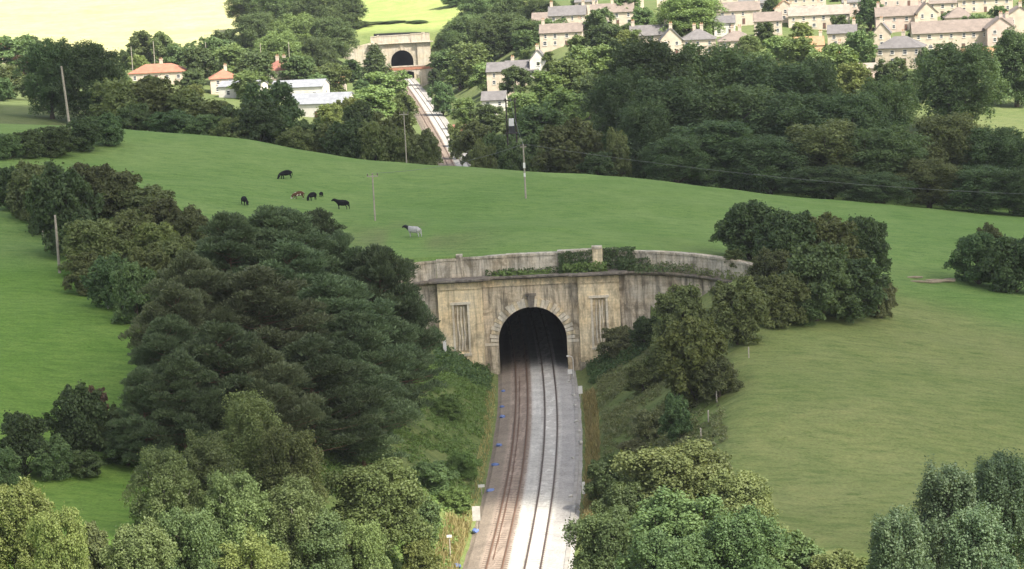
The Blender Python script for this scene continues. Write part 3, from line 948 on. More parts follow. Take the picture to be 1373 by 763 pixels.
ROOFM = {k: roof_mat('roof_' + k, v) for k, v in ROOF.items()}
WALLM = {k: plain('wall_' + k, v, 0.9, 0.15, 0.22, 0.5) for k, v in WALL.items()}
GLASS, nt, b = new_mat('window_glass')
b.inputs['Base Color'].default_value = (0.07, 0.075, 0.085, 1); b.inputs['Roughness'].default_value = 0.12
WHITEP = plain('white_paint', (0.72, 0.70, 0.66), 0.6, 0.3, 0.1)
mb = MB(); mb.box(-.55, .55, -.05, .02, -.7, .7, 0); mb.box(-.45, .45, -.06, -.052, .04, .6, 1); mb.box(-.45, .45, -.06, -.052, -.6, -.04, 1); mb.box(-.65, .65, -.14, .0, -.82, -.704, 0)
WIN = mb.mesh('window', [WHITEP, GLASS])
mb = MB(); mb.box(-.5, .5, -.05, .02, 0, 2.05, 0); mb.box(-.38, .38, -.06, -.052, .12, 1.92, 1)
DOOR = mb.mesh('door', [plain('door_paint', (0.10, 0.13, 0.12), .5), plain('door_panel', (0.16, 0.08, 0.06), .5)])


def house(px, row, Y, w, d, e, rh, kind, rm, wm, turn, chim, storeys, nwin, label):
    X, z = at(px, row, Y)
    z = min(z, g1(X, Y) + .5)
    t = thing('house' if 'works' not in label and 'shed' not in label else 'works_hall', label, 'house' if 'works' not in label and 'shed' not in label else 'building', (X, Y, z), -turn)
    hw, hd = w / 2, d / 2
    mb = MB(); mb.box(-hw, hw, -hd, hd, -6, e)
    if kind == 'gable':
        for s in (-1, 1):
            mb.add([(s * hw, -hd, e), (s * hw, hd, e), (s * hw, 0, e + rh), (s * (hw - .3), -hd, e), (s * (hw - .3), hd, e), (s * (hw - .3), 0, e + rh)],
                   [(0, 1, 2), (5, 4, 3), (0, 3, 4, 1), (1, 4, 5, 2), (2, 5, 3, 0)])
    if kind == 'gableend':
        for s in (-1, 1):
            mb.add([(-hw, s * hd, e), (hw, s * hd, e), (0, s * hd, e + rh), (-hw, s * (hd - .3), e), (hw, s * (hd - .3), e), (0, s * (hd - .3), e + rh)],
                   [(0, 1, 2), (5, 4, 3), (0, 3, 4, 1), (1, 4, 5, 2), (2, 5, 3, 0)])
    mb.build('wall', WALLM[wm], t)
    o, th = .4, .18
    r = MB()
    def slab(a, bq, c, dq):
        n = (Vector(bq) - Vector(a)).cross(Vector(dq) - Vector(a)).normalized()
        if n.z < 0: n = -n
        v = [Vector(q) + n * .02 for q in (a, bq, c, dq)]
        v2 = [q + n * th for q in v]
        r.add(v + v2, [(0, 1, 2, 3), (7, 6, 5, 4), (0, 4, 5, 1), (1, 5, 6, 2), (2, 6, 7, 3), (3, 7, 4, 0)])
    k = rh / hd if kind != 'gableend' else rh / hw
    if kind == 'gable':
        for s in (-1, 1):
            slab((-hw - .25, s * (hd + o), e - o * k), (hw + .25, s * (hd + o), e - o * k), (hw + .25, 0, e + rh), (-hw - .25, 0, e + rh))
    elif kind == 'gableend':
        for s in (-1, 1):
            slab((s * (hw + o), -hd - .25, e - o * k), (s * (hw + o), hd + .25, e - o * k), (0, hd + .25, e + rh), (0, -hd - .25, e + rh))
    else:
        rl = max(hw - hd, .2)
        A = [(-hw - o, -hd - o, e - .1), (hw + o, -hd - o, e - .1), (hw + o, hd + o, e - .1), (-hw - o, hd + o, e - .1), (-rl, 0, e + rh), (rl, 0, e + rh)]
        r.add(A + [(q[0], q[1], q[2] + .2) for q in A[:4]], [(0, 1, 2, 3), (0, 1, 7, 6), (1, 2, 8, 7), (2, 3, 9, 8), (3, 0, 6, 9), (6, 7, 5, 4), (8, 9, 4, 5), (7, 8, 5), (9, 6, 4)])
    ro = r.build('roof', ROOFM[rm], t)
    for c in range(chim):
        f = [0.0] if chim == 1 else [(-1 + 2 * c / (chim - 1)) * .93]
        if kind == 'hip': cxx, cyy, zz = f[0] * max(hw - hd, 1.0) * 1.2 + (.8 if chim == 1 else 0), 0.6, e + rh - .6
        elif kind == 'gableend': cxx, cyy, zz = 0.0, -hd + .5, e + rh - .5
        else: cxx, cyy, zz = (f[0] if chim > 1 else .92) * (hw - .5), 0.0, e + rh - .4
        q = MB(); q.box(cxx - .5, cxx + .5, cyy - .38, cyy + .38, zz, zz + 1.8); q.box(cxx - .6, cxx + .6, cyy - .48, cyy + .48, zz + 1.804, zz + 2.0)
        ch = q.build('chimney', WALLM['cream'] if wm != 'pink' else WALLM['pink'], ro)
        for pxx in (-.25, .25):
            q = MB(); q.tube([(cxx + pxx, cyy, zz + 2.0), (cxx + pxx, cyy, zz + 2.55)], [.15, .12], 7); q.build('chimney_pot', ROOFM['orange'], ch)
    if storeys == 1:
        rows_ = [e * .5]
    else:
        rows_ = [1.4, e - 1.15]
    dk = nwin // 2
    for ri, zz in enumerate(rows_):
        for i in range(nwin):
            xx = -hw + w * (i + .5) / nwin
            if ri == 0 and i == dk and nwin > 1:
                link('door', DOOR, t, (xx, -hd - .01, 0.0)); continue
            xx += random.uniform(-.25, .25)
            wi = link('window', WIN, t, (xx, -hd - .01, zz))
            wi.scale = (random.uniform(.75, 1.15), 1, random.uniform(.8, 1.05))
    for s in (-1, 1):
        wn_ = link('window', WIN, t, (s * (hw + .01), 0, rows_[-1]), s * math.pi / 2)
    return t


for hs in HOUSES:
    house(*hs)

# ------------------------------------------------------------------ trees
def crown_quads(blobs, n_leaf, leaf, sub=11, sub_r=0.38, low=-0.6, flat=1.0, outward=0.6, aspect=1.5):
    """blobs (cx,cy,cz,rx,ry,rz): leaves on shells of sub-clumps that sit on the big lobes"""
    clumps = []
    for (cx, cy, cz, rx, ry, rz) in blobs:
        k = max(5, int(sub * 1.7 * random.uniform(.8, 1.2)))
        for j in range(k):
            d = rng.normal(size=3); d /= np.linalg.norm(d)
            if d[2] < low: d[2] = -d[2]
            f = random.uniform(.45, 1.0)
            s = sub_r * random.uniform(.65, 1.25)
            clumps.append((cx + d[0] * rx * f, cy + d[1] * ry * f, cz + d[2] * rz * f, rx * s, ry * s, rz * s * flat, random.random()))
    C = np.array(clumps)
    area = (C[:, 3] * C[:, 4])
    cnt = np.maximum((area / area.sum() * n_leaf).astype(int), 3)
    ids = np.repeat(np.arange(len(C)), cnt)
    n = len(ids)
    d = unit(rng.normal(size=(n, 3)))
    d[:, 2] = np.where(d[:, 2] < -0.45, -d[:, 2], d[:, 2])
    rad = 1.0 - np.abs(rng.normal(0, .30, n))
    rad = np.where(rng.random(n) < .16, rad + rng.random(n) * .55, rad)
    p = C[ids, :3] + d * C[ids, 3:6] * rad[:, None]
    nr = unit(d * outward + rng.normal(size=(n, 3)) * .55 + np.array([0, 0, .25]))
    size = leaf * rng.uniform(.6, 1.35, n)
    tint = np.clip(.5 * C[ids, 6] + .5 * rng.random(n) ** 1.3, 0, 1)
    return leaf_quads(p, nr, size, aspect), tint


def limb_mesh(name, h, r0, blobs, mat, low=.25):
    mb = MB()
    lean = (random.uniform(-.04, .04) * h, random.uniform(-.04, .04) * h)
    pts = [(lean[0] * t * t, lean[1] * t * t, h * .86 * t) for t in (0, .08, .25, .5, .75, 1)]
    pts[0] = (0, 0, -1.0)
    mb.tube(pts, [r0 * 1.35, r0 * 1.05, r0 * .85, r0 * .6, r0 * .34, r0 * .1], 8)
    for (cx, cy, cz, rx, ry, rz) in blobs:
        z0 = max(h * low, cz - math.hypot(cx, cy) * .9)
        z0 = min(z0, h * .7)
        f = z0 / (h * .86)
        bx, by = lean[0] * f * f, lean[1] * f * f
        mb.tube([(bx, by, z0), (bx + (cx - bx) * .5, by + (cy - by) * .5, z0 + (cz - z0) * .62), (cx, cy, cz), (cx * 1.12, cy * 1.12, cz + rz * .6)],
                [r0 * .42, r0 * .27, r0 * .14, r0 * .03], 5)
    return mb.mesh(name, mat)


def proto_broad(name, h, w, n_lobes, leaf, n_leaf, base=.22, shape='round', bark=BARK, sub=11, flat=1.1):
    """broadleaf tree of height h and crown width w"""
    blobs = []
    R = w / 2
    for i in range(n_lobes):
        f = (i + .5) / n_lobes
        zz = base + (1 - base) * (f * .86 + .04)
        if shape == 'round': env = math.sqrt(max(0.03, 1 - ((zz - .52) / .54) ** 2))
        elif shape == 'cone': env = max(.12, 1.12 * (1 - zz) + .12)
        elif shape == 'tall': env = math.sqrt(max(0.04, 1 - ((zz - .5) / .56) ** 2)) * .95
        else: env = math.sqrt(max(0.03, 1 - ((zz - .4) / .64) ** 2))
        a = i * 2.399963 + random.uniform(-.5, .5)
        rr = R * random.uniform(.30, .46)
        off = max(0, (R * env - rr)) * random.uniform(.7, 1.1)
        rz = h * (1 - base) * random.uniform(.15, .25)
        zc = min(zz * h, h - rz * .95)
        blobs.append((off * math.cos(a), off * math.sin(a), max(zc, rz * .7), rr, rr * random.uniform(.85, 1.15), rz))
    blobs.append((0, 0, h * (.5 + base * .5), R * .5, R * .5, h * (1 - base) * .30))
    Q, t = crown_quads(blobs, n_leaf, leaf, sub=sub, flat=flat)
    crown = quads_mesh(name + '_crown', Q, t, LEAF['mid'])
    trunk = limb_mesh(name + '_trunk', h, .022 * h + .05, blobs[:-1], bark, base * .7)
    return dict(crown=crown, trunk=trunk, h=h, w=w)


def proto_pine(name, h, w, pads, blades):
    """pine: whorls of spreading limbs carrying flat plates of needle tufts"""
    mb = MB()
    lean = (random.uniform(-.03, .03) * h, random.uniform(-.03, .03) * h)
    tr = lambda f: (lean[0] * f * f, lean[1] * f * f, h * f)
    mb.tube([(0, 0, -1)] + [tr(f) for f in (.05, .25, .5, .75, .97)], [.30, .26, .21, .15, .09, .03], 8)
    P, TT = [], []
    for i in range(pads):
        f = .16 + .84 * ((i + random.random()) / pads) ** .85
        env = ((1 - f) / .5) ** .5 if f > .5 else .82 + (f - .16) * .55
        env = max(.10, min(1.0, env))
        a = i * 2.399963 + random.uniform(-.6, .6)
        L = w / 2 * env * random.uniform(.55, 1.08)
        base = Vector(tr(max(.08, f - .08)))
        tip = Vector((base.x + L * math.cos(a), base.y + L * math.sin(a), h * f + random.uniform(-.2, .35)))
        mid = (base + tip) / 2 + Vector((0, 0, -.25))
        mb.tube([base, mid, tip], [.075, .05, .02], 5)
        # pads along the outer part of the limb
        for q in range(3):
            s = (.48, .76, 1.0)[q]
            c = base.lerp(tip, s) + Vector((random.uniform(-.35, .35), random.uniform(-.35, .35), .12))
            rx = (.70 + .45 * random.random()) * (w / 11.0) * (.9 if f > .85 else 1.15)
            rz = rx * random.uniform(.6, 1.0)
            n = int(blades * rx * rx)
            dd = unit(rng.normal(size=(n, 3))); dd[:, 2] = np.abs(dd[:, 2]) * 1.0 - .25
            p0 = np.array(c)[None] + dd * np.array([rx, rx, rz])[None] * (rng.random((n, 1)) ** .4)
            dr = unit(dd * .8 + np.array([math.cos(a) * .25, math.sin(a) * .25, .75]) + rng.normal(size=(n, 3)) * .45)
            ln = rng.uniform(.22, .46, n)[:, None]
            sd = unit(np.cross(dr, rng.normal(size=(n, 3)))) * rng.uniform(.028, .065, n)[:, None]
            P.append(np.stack([p0 - sd * .6, p0 + sd * .6, p0 + dr * ln + sd, p0 + dr * ln - sd], 1))
            TT.append(np.clip(.45 * random.random() + .55 * rng.random(n), 0, 1))
    crown = quads_mesh(name + '_crown', np.concatenate(P), np.concatenate(TT), LEAF['pine'])
    return dict(crown=crown, trunk=mb.mesh(name + '_trunk', PINEBARK), h=h, w=w)


PROTO = {
    # near trees, fine leaves
    'nearA': proto_broad('near_a', 9, 8.5, 15, .145, 56000, .10, 'round'),
    'nearB': proto_broad('near_b', 9, 8, 17, .14, 56000, .08, 'wide'),
    'nearC': proto_broad('near_c', 11, 8, 17, .15, 56000, .12, 'tall'),
    'birch': proto_broad('birch', 11, 7.5, 22, .13, 50000, .12, 'tall', PALEBARK, 9, 1.25),
    'willow': proto_broad('willow', 8, 8.5, 22, .135, 50000, .06, 'wide', PALEBARK, 10, 1.1),
    'poplar': proto_broad('poplar', 11, 7, 24, .14, 50000, .08, 'tall', PALEBARK, 9, 1.5),
    # shrubs
    'bushA': proto_broad('bush_a', 4.5, 5, 12, .14, 24000, .02, 'wide'),
    'bushB': proto_broad('bush_b', 4.5, 5, 10, .145, 24000, .0, 'wide'),
    'bushC': proto_broad('bush_c', 4.5, 5, 15, .14, 24000, .03, 'round'),
    'bushD': proto_broad('bush_d', 5, 4.2, 12, .145, 22000, .03, 'tall'),
    # big trees behind the ridge
    'bigA': proto_broad('big_a', 22, 18, 24, .30, 52000, .08, 'wide'),
    'bigB': proto_broad('big_b', 22, 17, 26, .30, 52000, .10, 'round'),
    'bigC': proto_broad('big_c', 22, 15, 22, .30, 48000, .08, 'tall'),
    # far trees
    'farA': proto_broad('far_a', 10, 9, 13, .32, 13000, .10, 'round'),
    'farB': proto_broad('far_b', 10, 9, 15, .30, 13000, .06, 'wide'),
    'farC': proto_broad('far_c', 12, 7.5, 14, .30, 13000, .06, 'tall'),
    'farD': proto_broad('far_d', 12, 8, 18, .30, 13000, .02, 'cone'),
    'farE': proto_broad('far_e', 10, 9, 10, .33, 13000, .08, 'wide'),
    'pineA': proto_pine('pine_a', 16, 12, 74, 210),
    'pineB': proto_pine('pine_b', 16, 13, 80, 190),
    'pineC': proto_pine('pine_c', 15, 11, 70, 210),
}
LOG = []


def tree(proto, X, Y, top_z, width, mat, name, label, cat, group=None, sink=.15, minh=1.2):
    p = PROTO[proto]
    z = g1(X, Y) - sink
    h = max(minh, top_z - z)
    LOG.append((name, round(X), round(Y), round(h, 1), round(width, 1)))
    t = thing(name, label, cat, (X, Y, z), random.uniform(0, 6.28), group)
    sx = width / p['w']; sz = h / p['h']
    t.scale = (sx, sx * random.uniform(.9, 1.1), sz)
    link('crown', p['crown'], t, mat=LEAF[mat])
    link('trunk' if cat != 'bush' else 'stems', p['trunk'], t)
    return t


def T(px, top, Y, wpx, proto, mat, name, label, cat='tree', group=None):
    """tree whose foot is hidden: column, top row, distance, width in the photograph"""
    Y0 = Y
    while True:
        X, zt = at(px, top, Y)
        if Y0 < 560 or 470 < px < 620 or zt - g1(X, Y) >= .75 * wpx / F_PX * Y or Y < .88 * Y0:
            break
        Y -= 2.5
    return tree(proto, X, Y, zt, wpx / F_PX * Y, mat, name, label, cat, group)


def TH(px, top, H, wpx, proto, mat, name, label, cat='tree', group=None):
    """tree of known height whose foot is hidden: found where a tree of height H shows its top there"""
    Y = 330.0
    while Y > 120:
        X, zt = at(px, top, Y)
        if zt - g1(X, Y) >= H:
            break
        Y -= 1.0
    return tree(proto, X, Y, zt, wpx / F_PX * Y, mat, name, label, cat, group)


def B(px, base, top, wpx, proto, mat, name, label, cat='bush', group=None):
    """bush whose foot is seen"""
    X, Y = hit(px, base)
    Y += wpx / F_PX * Y * .35
    X = at(px, base, Y)[0]
    _, zt = at(px, top, Y)
    return tree(proto, X, Y, zt, wpx / F_PX * Y, mat, name, label, cat, group)


# --- pines left of the cutting
G = 'dark pines standing left of the cutting'
TH(362, 286, 14, 187, 'pineB', 'pine', 'pine_tree', 'tallest dark pine whose top stands against the cow field', 'tree', G)
TH(422, 288, 13.5, 120, 'pineC', 'pine', 'pine_tree', 'dark pine just right of the tallest pine, against the cow field', 'tree', G)
TH(305, 292, 13, 140, 'pineA', 'pine', 'pine_tree', 'dark pine left of the tallest pine, next to the olive hedge', 'tree', G)
TH(505, 338, 15.5, 150, 'pineA', 'pine', 'pine_tree', 'broad dark pine nearest the stone portal, hiding its left wing', 'tree', G)
TH(252, 345, 12.5, 150, 'pineB', 'pinebrown', 'pine_tree', 'brownish pine on the left flank of the stand by the left field', 'tree', G)
TH(345, 365, 13, 187, 'pineC', 'pinebrown', 'pine_tree', 'brownish pine in the middle of the pine stand', 'tree', G)
TH(440, 378, 14, 200, 'pineB', 'pine', 'pine_tree', 'dark pine below the tallest pines, in the middle of the stand', 'tree', G)
TH(520, 430, 11.5, 130, 'pineC', 'pine', 'pine_tree', 'dark pine at the right edge of the stand over the grassy bank', 'tree', G)
TH(225, 430, 11, 130, 'pineA', 'pine', 'pine_tree', 'leftmost dark pine leaning over the left field', 'tree', G)
TH(292, 440, 12, 175, 'pineC', 'pine', 'pine_tree', 'dark pine behind the yellowish birch', 'tree', G)
TH(412, 458, 12.5, 187, 'pineA', 'pine', 'pine_tree', 'lower front pine with pale trunk showing, right of the birch', 'tree', G)
TH(480, 490, 11, 150, 'pineB', 'pine', 'pine_tree', 'lowest front pine above the pale green tree', 'tree', G)

TH(452, 318, 14, 130, 'pineA', 'pine', 'pine_tree', 'dark pine between the tallest pines and the pine nearest the portal', 'tree', G)
TH(385, 330, 13, 160, 'pineC', 'pine', 'pine_tree', 'dark pine directly below the tallest pine', 'tree', G)
TH(232, 388, 12, 130, 'pineC', 'pinebrown', 'pine_tree', 'brownish pine at the left edge of the stand below the hedge', 'tree', G)
TH(545, 392, 12, 85, 'pineB', 'pine', 'pine_tree', 'rightmost dark pine overlapping the left pier of the portal', 'tree', G)
TH(350, 470, 12, 150, 'pineB', 'pinebrown', 'pine_tree', 'brownish pine in the shade behind the slender birch', 'tree', G)
TH(470, 425, 12.5, 150, 'pineC', 'pine', 'pine_tree', 'dark pine low in the right half of the stand', 'tree', G)
TH(240, 480, 10.5, 140, 'pineB', 'pine', 'pine_tree', 'dark low pine above the pale willows', 'tree', G)
TH(190, 500, 9, 90, 'pineC', 'pine', 'pine_tree', 'small dark pine at the left foot of the stand', 'tree', G)

ORD = ['first', 'second', 'third', 'fourth', 'fifth', 'sixth', 'seventh', 'eighth', 'ninth', 'tenth', 'eleventh', 'twelfth', 'thirteenth', 'fourteenth', 'fifteenth', 'sixteenth', 'seventeenth', 'eighteenth']


def ranked(items, row_of, text):
    """label for each item: its place from the left in its row"""
    out = []
    for it in items:
        row = row_of(it)
        rank = sorted(q[0] for q in items if row_of(q) == row).index(it[0])
        out.append((it, text.format(ORD[rank], row)))
    return out


# --- olive hedge along the left field
G = 'hedge bushes along the edge of the left field'
for (px, base, top, w, pr, mt), lab in ranked(((15, 285, 225, 50, 'bushA', 'dark'), (48, 300, 218, 85, 'bushB', 'brown'), (92, 350, 226, 105, 'bushC', 'dark'), (70, 320, 250, 70, 'bushB', 'dark'), (125, 300, 222, 95, 'bushC', 'brown'),
                                   (160, 305, 232, 95, 'bushA', 'brown'), (200, 315, 250, 95, 'bushB', 'brown'), (130, 380, 296, 95, 'bushA', 'olive'), (175, 360, 285, 90, 'bushC', 'olive'),
                                   (118, 398, 338, 65, 'bushB', 'olive'), (150, 418, 345, 75, 'bushC', 'dark'), (185, 440, 355, 80, 'bushA', 'mid'), (222, 340, 268, 80, 'bushB', 'brown'),
                                   (215, 380, 300, 90, 'bushA', 'yellow'), (250, 345, 280, 70, 'bushC', 'brown'), (205, 420, 330, 90, 'bushB', 'olive'), (262, 335, 295, 55, 'bushA', 'olive'), (240, 400, 320, 80, 'bushC', 'olive')), lambda q: 'lower' if q[2] >= 285 else 'upper', 'scrubby bush, {} from the left in the {} row of the left hedge'):
    B(px, base, top, w, pr, mt, 'hedge_bush', lab, 'bush', G)

# --- bushes of the lower left
B(35, 645, 556, 85, 'bushA', 'dark', 'bush', 'dark green bush at the left edge of the photo below the left field')
B(108, 628, 520, 90, 'bushC', 'dark', 'bush', 'dark bush with reddish top between left field and small meadow')
B(150, 610, 545, 60, 'bushB', 'mid', 'bush', 'low dark bush at the foot of the leftmost pine')
B(112, 645, 605, 60, 'bushB', 'mid', 'bush', 'low green scrub at the head of the small meadow, bottom left')
B(72, 650, 588, 66, 'bushC', 'mid', 'bush', 'green bush between the two dark bushes left of the small meadow')
B(172, 632, 575, 80, 'bushA', 'dark', 'bush', 'dark bush at the right head of the small meadow under the pines')
B(5, 655, 600, 60, 'bushB', 'mid', 'bush', 'green bush cut by the left edge below the dark bush')
TH(128, 522, 4.5, 45, 'bushD', 'copper', 'bush', 'small reddish shrub beside the dark bush left of the pines', 'bush')
TH(330, 534, 9.5, 110, 'birch', 'olive', 'birch_tree', 'slender yellow green birch with pale stems in front of the pines')
TH(385, 580, 9.5, 110, 'birch', 'olive', 'birch_tree', 'drooping olive birch right of the slender birch')
TH(272, 590, 7.5, 110, 'willow', 'grey', 'willow_tree', 'pale grey green willow left of the slender birch')
TH(215, 608, 7.5, 110, 'willow', 'grey', 'willow_tree', 'pale willow bordering the small meadow at bottom left')
TH(310, 640, 7.5, 130, 'willow', 'grey', 'willow_tree', 'lower pale willow under the slender birch')
TH(390, 650, 9.5, 100, 'birch', 'grey', 'birch_tree', 'grey green birch low in the front thicket')
TH(500, 626, 8.5, 150, 'nearA', 'bright', 'tree', 'leafy fresh green tree with pale tips in the front, left of the bank')
TH(555, 668, 4.5, 85, 'bushC', 'mid', 'bush', 'green bush between the fresh green tree and the track bank', 'bush')
TH(20, 652, 8, 120, 'nearB', 'yellow', 'tree', 'yellow green tree in the bottom left corner')
TH(75, 690, 8.5, 90, 'nearA', 'yellow', 'tree', 'yellow green tree right of the corner tree, bottom left')
TH(118, 705, 4.5, 80, 'bushC', 'brown', 'bush', 'dull reddish shrub at the bottom edge left of the willows', 'bush')
TH(185, 705, 8, 110, 'nearB', 'grey', 'tree', 'pale leafy tree at the bottom edge under the small meadow')
TH(250, 690, 8.5, 110, 'nearA', 'mid', 'tree', 'mid green tree at the bottom edge under the willows')
TH(330, 722, 9, 120, 'nearC', 'yellow', 'tree', 'yellow green tree at the bottom edge below the birches')
TH(420, 690, 8, 120, 'nearB', 'mid', 'tree', 'dark leafed tree at the bottom edge left of the fresh green tree')
TH(480, 705, 8.5, 100, 'nearA', 'bright', 'tree', 'fresh green tree at the bottom edge under the leafy one')
TH(560, 728, 4.5, 70, 'bushA', 'yellow', 'bush', 'yellow green bush at the bottom edge beside the brown track', 'bush')

# --- right of the cutting
TH(905, 532, 4.6, 50, 'bushD', 'dark', 'bush', 'lone dark oval bush on the right bank above the tracks', 'bush')
B(935, 550, 430, 130, 'bushC', 'yellow', 'bush', 'yellow olive bush halfway up the right bank')
B(895, 510, 455, 70, 'bushA', 'olive', 'bush', 'small yellowish bush left of the yellow olive bush on the right bank')
B(965, 540, 480, 70, 'bushB', 'brown', 'bush', 'dull bush at the field edge right of the yellow olive bush')
B(915, 462, 385, 90, 'bushA', 'olive', 'bush', 'olive bush against the curved wing wall')
B(990, 470, 378, 95, 'bushC', 'olive', 'bush', 'grey olive bush at the end of the curved wing wall')
B(1045, 444, 368, 85, 'bushB', 'olive', 'bush', 'olive bush in the front of the large thicket, left side')
B(870, 470, 425, 55, 'bushB', 'dark', 'bush', 'dark ivy covered bush at the foot of the curved wing wall')
B(830, 480, 438, 60, 'bushB', 'scrub', 'bush', 'low scrub bush at the foot of the right pier')
G = 'bushes of the large thicket right of the portal'
B(1005, 352, 272, 92, 'bushA', 'dark', 'bush', 'dark bush at the upper left of the thicket above the wall end', 'bush', G)
B(1060, 380, 286, 110, 'bushC', 'dark', 'bush', 'dark bush below the upper left bush of the large thicket', 'bush', G)
B(1110, 385, 290, 110, 'bushB', 'olive', 'bush', 'olive bush at the crown of the large thicket', 'bush', G)
B(1095, 440, 330, 130, 'bushA', 'mid', 'bush', 'broad green bush in the middle of the large thicket', 'bush', G)
B(1140, 438, 345, 115, 'bushC', 'dark', 'bush', 'broad dark bush at the right front of the large thicket', 'bush', G)
B(1040, 405, 335, 80, 'bushB', 'brown', 'bush', 'brownish bush at the left of the thicket behind the wall end', 'bush', G)
B(1162, 378, 293, 78, 'bushA', 'dark', 'bush', 'rounded dark bush at the upper right of the thicket', 'bush', G)
B(1182, 430, 375, 50, 'bushD', 'scrub', 'bush', 'small brownish bush at the right end of the thicket', 'bush', G)
B(1080, 440, 395, 70, 'bushC', 'mid', 'bush', 'small green bush at the front foot of the large thicket', 'bush', G)
B(985, 370, 335, 36, 'bushD', 'bright', 'bush', 'bright green elder sprouting on the end of the wing wall')
B(1312, 385, 314, 85, 'bushA', 'dark', 'bush', 'dark bush at the right edge, left of the pair in the field')
B(1362, 396, 318, 90, 'bushB', 'dark', 'bush', 'dark bush cut by the right edge of the photo')
B(1328, 350, 303, 45, 'bushC', 'brown', 'bush', 'small brownish bush peeping over the right edge bushes')
G = 'low scrub bushes on the two cutting banks'
for (px, base, top, w, pr, mt), lab in ranked(((872, 595, 550, 60, 'bushB', 'scrub'), (862, 528, 488, 60, 'bushA', 'olive'), (850, 625, 590, 56, 'bushC', 'scrub'),
                                (600, 565, 530, 60, 'bushA', 'weed'), (622, 645, 606, 55, 'bushB', 'weed'), (580, 665, 620, 76, 'bushB', 'mid'), (612, 690, 655, 56, 'bushA', 'weed')),
                               lambda q: 'left' if q[0] < 700 else 'right', 'low scrubby bush, {} from the left on the {} bank of the cutting'):
    B(px, base, top, w, pr, mt, 'bush', lab, 'bush', G)
# --- lower right trees
TH(812, 615, 4.5, 70, 'bushC', 'mid', 'bush', 'green bush beside the right edge of the ballast', 'bush')
TH(905, 602, 8.5, 170, 'nearA', 'olive', 'tree', 'broad olive tree in the lower middle right of the tracks')
TH(985, 640, 8, 150, 'nearB', 'olive', 'tree', 'olive tree on the field side of the lower middle clump')
TH(845, 648, 8, 120, 'nearB', 'mid', 'tree', 'green tree leaning towards the tracks in the lower middle')
TH(905, 668, 9, 170, 'nearC', 'mid', 'tree', 'dark green tree in the front of the lower middle clump')
TH(815, 690, 8.5, 120, 'nearA', 'mid', 'tree', 'dark green tree nearest the tracks at the bottom edge')
TH(990, 690, 8, 150, 'nearB', 'dark', 'tree', 'dark tree at the bottom edge on the field side')
TH(895, 722, 8.5, 150, 'nearA', 'dark', 'tree', 'dark tree at the bottom edge in the middle of the clump')
TH(1055, 722, 4.5, 110, 'bushC', 'mid', 'bush', 'low green bush at the bottom edge of the right field', 'bush')
TH(1120, 742, 4.5, 110, 'bushA', 'olive', 'bush', 'olive bush at the bottom edge between clump and poplars', 'bush')
TH(1268, 632, 10, 120, 'poplar', 'silver', 'poplar_tree', 'grey green poplar with glinting leaves, middle of three at bottom right')
TH(1345, 618, 10, 110, 'poplar', 'silver', 'poplar_tree', 'tallest grey green poplar in the bottom right corner')
TH(1205, 695, 10, 110, 'poplar', 'silver', 'poplar_tree', 'lowest grey green poplar, left of three at bottom right')
TH(1310, 690, 10, 120, 'poplar', 'silver', 'poplar_tree', 'front grey green poplar at the bottom edge, bottom right')

# --- behind the ridge, right: the dark wood
G = 'large trees of the dark wood beyond the ridge'
for (px, top, Y, w, pr, mt), lab in ranked(((868, 58, 500, 160, 'bigA', 'dark'), (830, 100, 485, 110, 'bigB', 'dark'), (950, 66, 505, 150, 'bigB', 'mid'), (1030, 84, 500, 150, 'bigC', 'dark'), (1085, 85, 505, 110, 'bigA', 'dark'),
                                 (900, 110, 465, 170, 'bigB', 'dark'), (985, 120, 462, 170, 'bigA', 'mid'), (1065, 130, 458, 170, 'bigB', 'dark'), (1140, 130, 455, 150, 'bigA', 'dark'),
                                 (960, 165, 438, 150, 'bigC', 'dark'), (1030, 185, 432, 140, 'bigA', 'dark'), (1110, 165, 435, 150, 'bigC', 'olive'), (1180, 175, 432, 130, 'bigB', 'mid'),
                                 (1185, 108, 480, 100, 'bigC', 'mid'), (1245, 215, 425, 110, 'bigB', 'olive'), (1270, 158, 445, 140, 'bigA', 'olive'), (1340, 175, 438, 130, 'bigB', 'dark'), (1320, 225, 420, 120, 'bigA', 'dark'),
                                 (1100, 225, 420, 120, 'bigB', 'dark'), (1175, 235, 415, 110, 'bigA', 'dark'), (905, 185, 430, 110, 'bigA', 'dark'), (860, 140, 452, 80, 'bigC', 'dark'), (1375, 225, 415, 90, 'bigC', 'dark')), lambda q: 'back' if q[2] >= 480 else 'middle' if q[2] >= 448 else 'front', 'large shaded tree, {} from the left in the {} row of the dark wood'):
    T(px, top, Y, w, pr, mt, 'wood_tree', lab, 'tree', G)
T(1285, 64, 540, 140, 'bigB', 'mid', 'tree', 'big rounded green tree below the longest terrace')
T(1362, 42, 580, 80, 'bigC', 'dark', 'tree', 'tall dark tree at the right edge beside the terrace')
T(760, 166, 440, 100, 'bushC', 'olive', 'tree', 'rounded olive tree on the ridge right of the transformer poles')
T(825, 176, 436, 46, 'bushD', 'olive', 'tree', 'narrow olive tree on the ridge at the left foot of the wood')
T(800, 205, 430, 60, 'bushA', 'dark', 'bush', 'dark bush on the ridge between the two olive trees', 'bush')

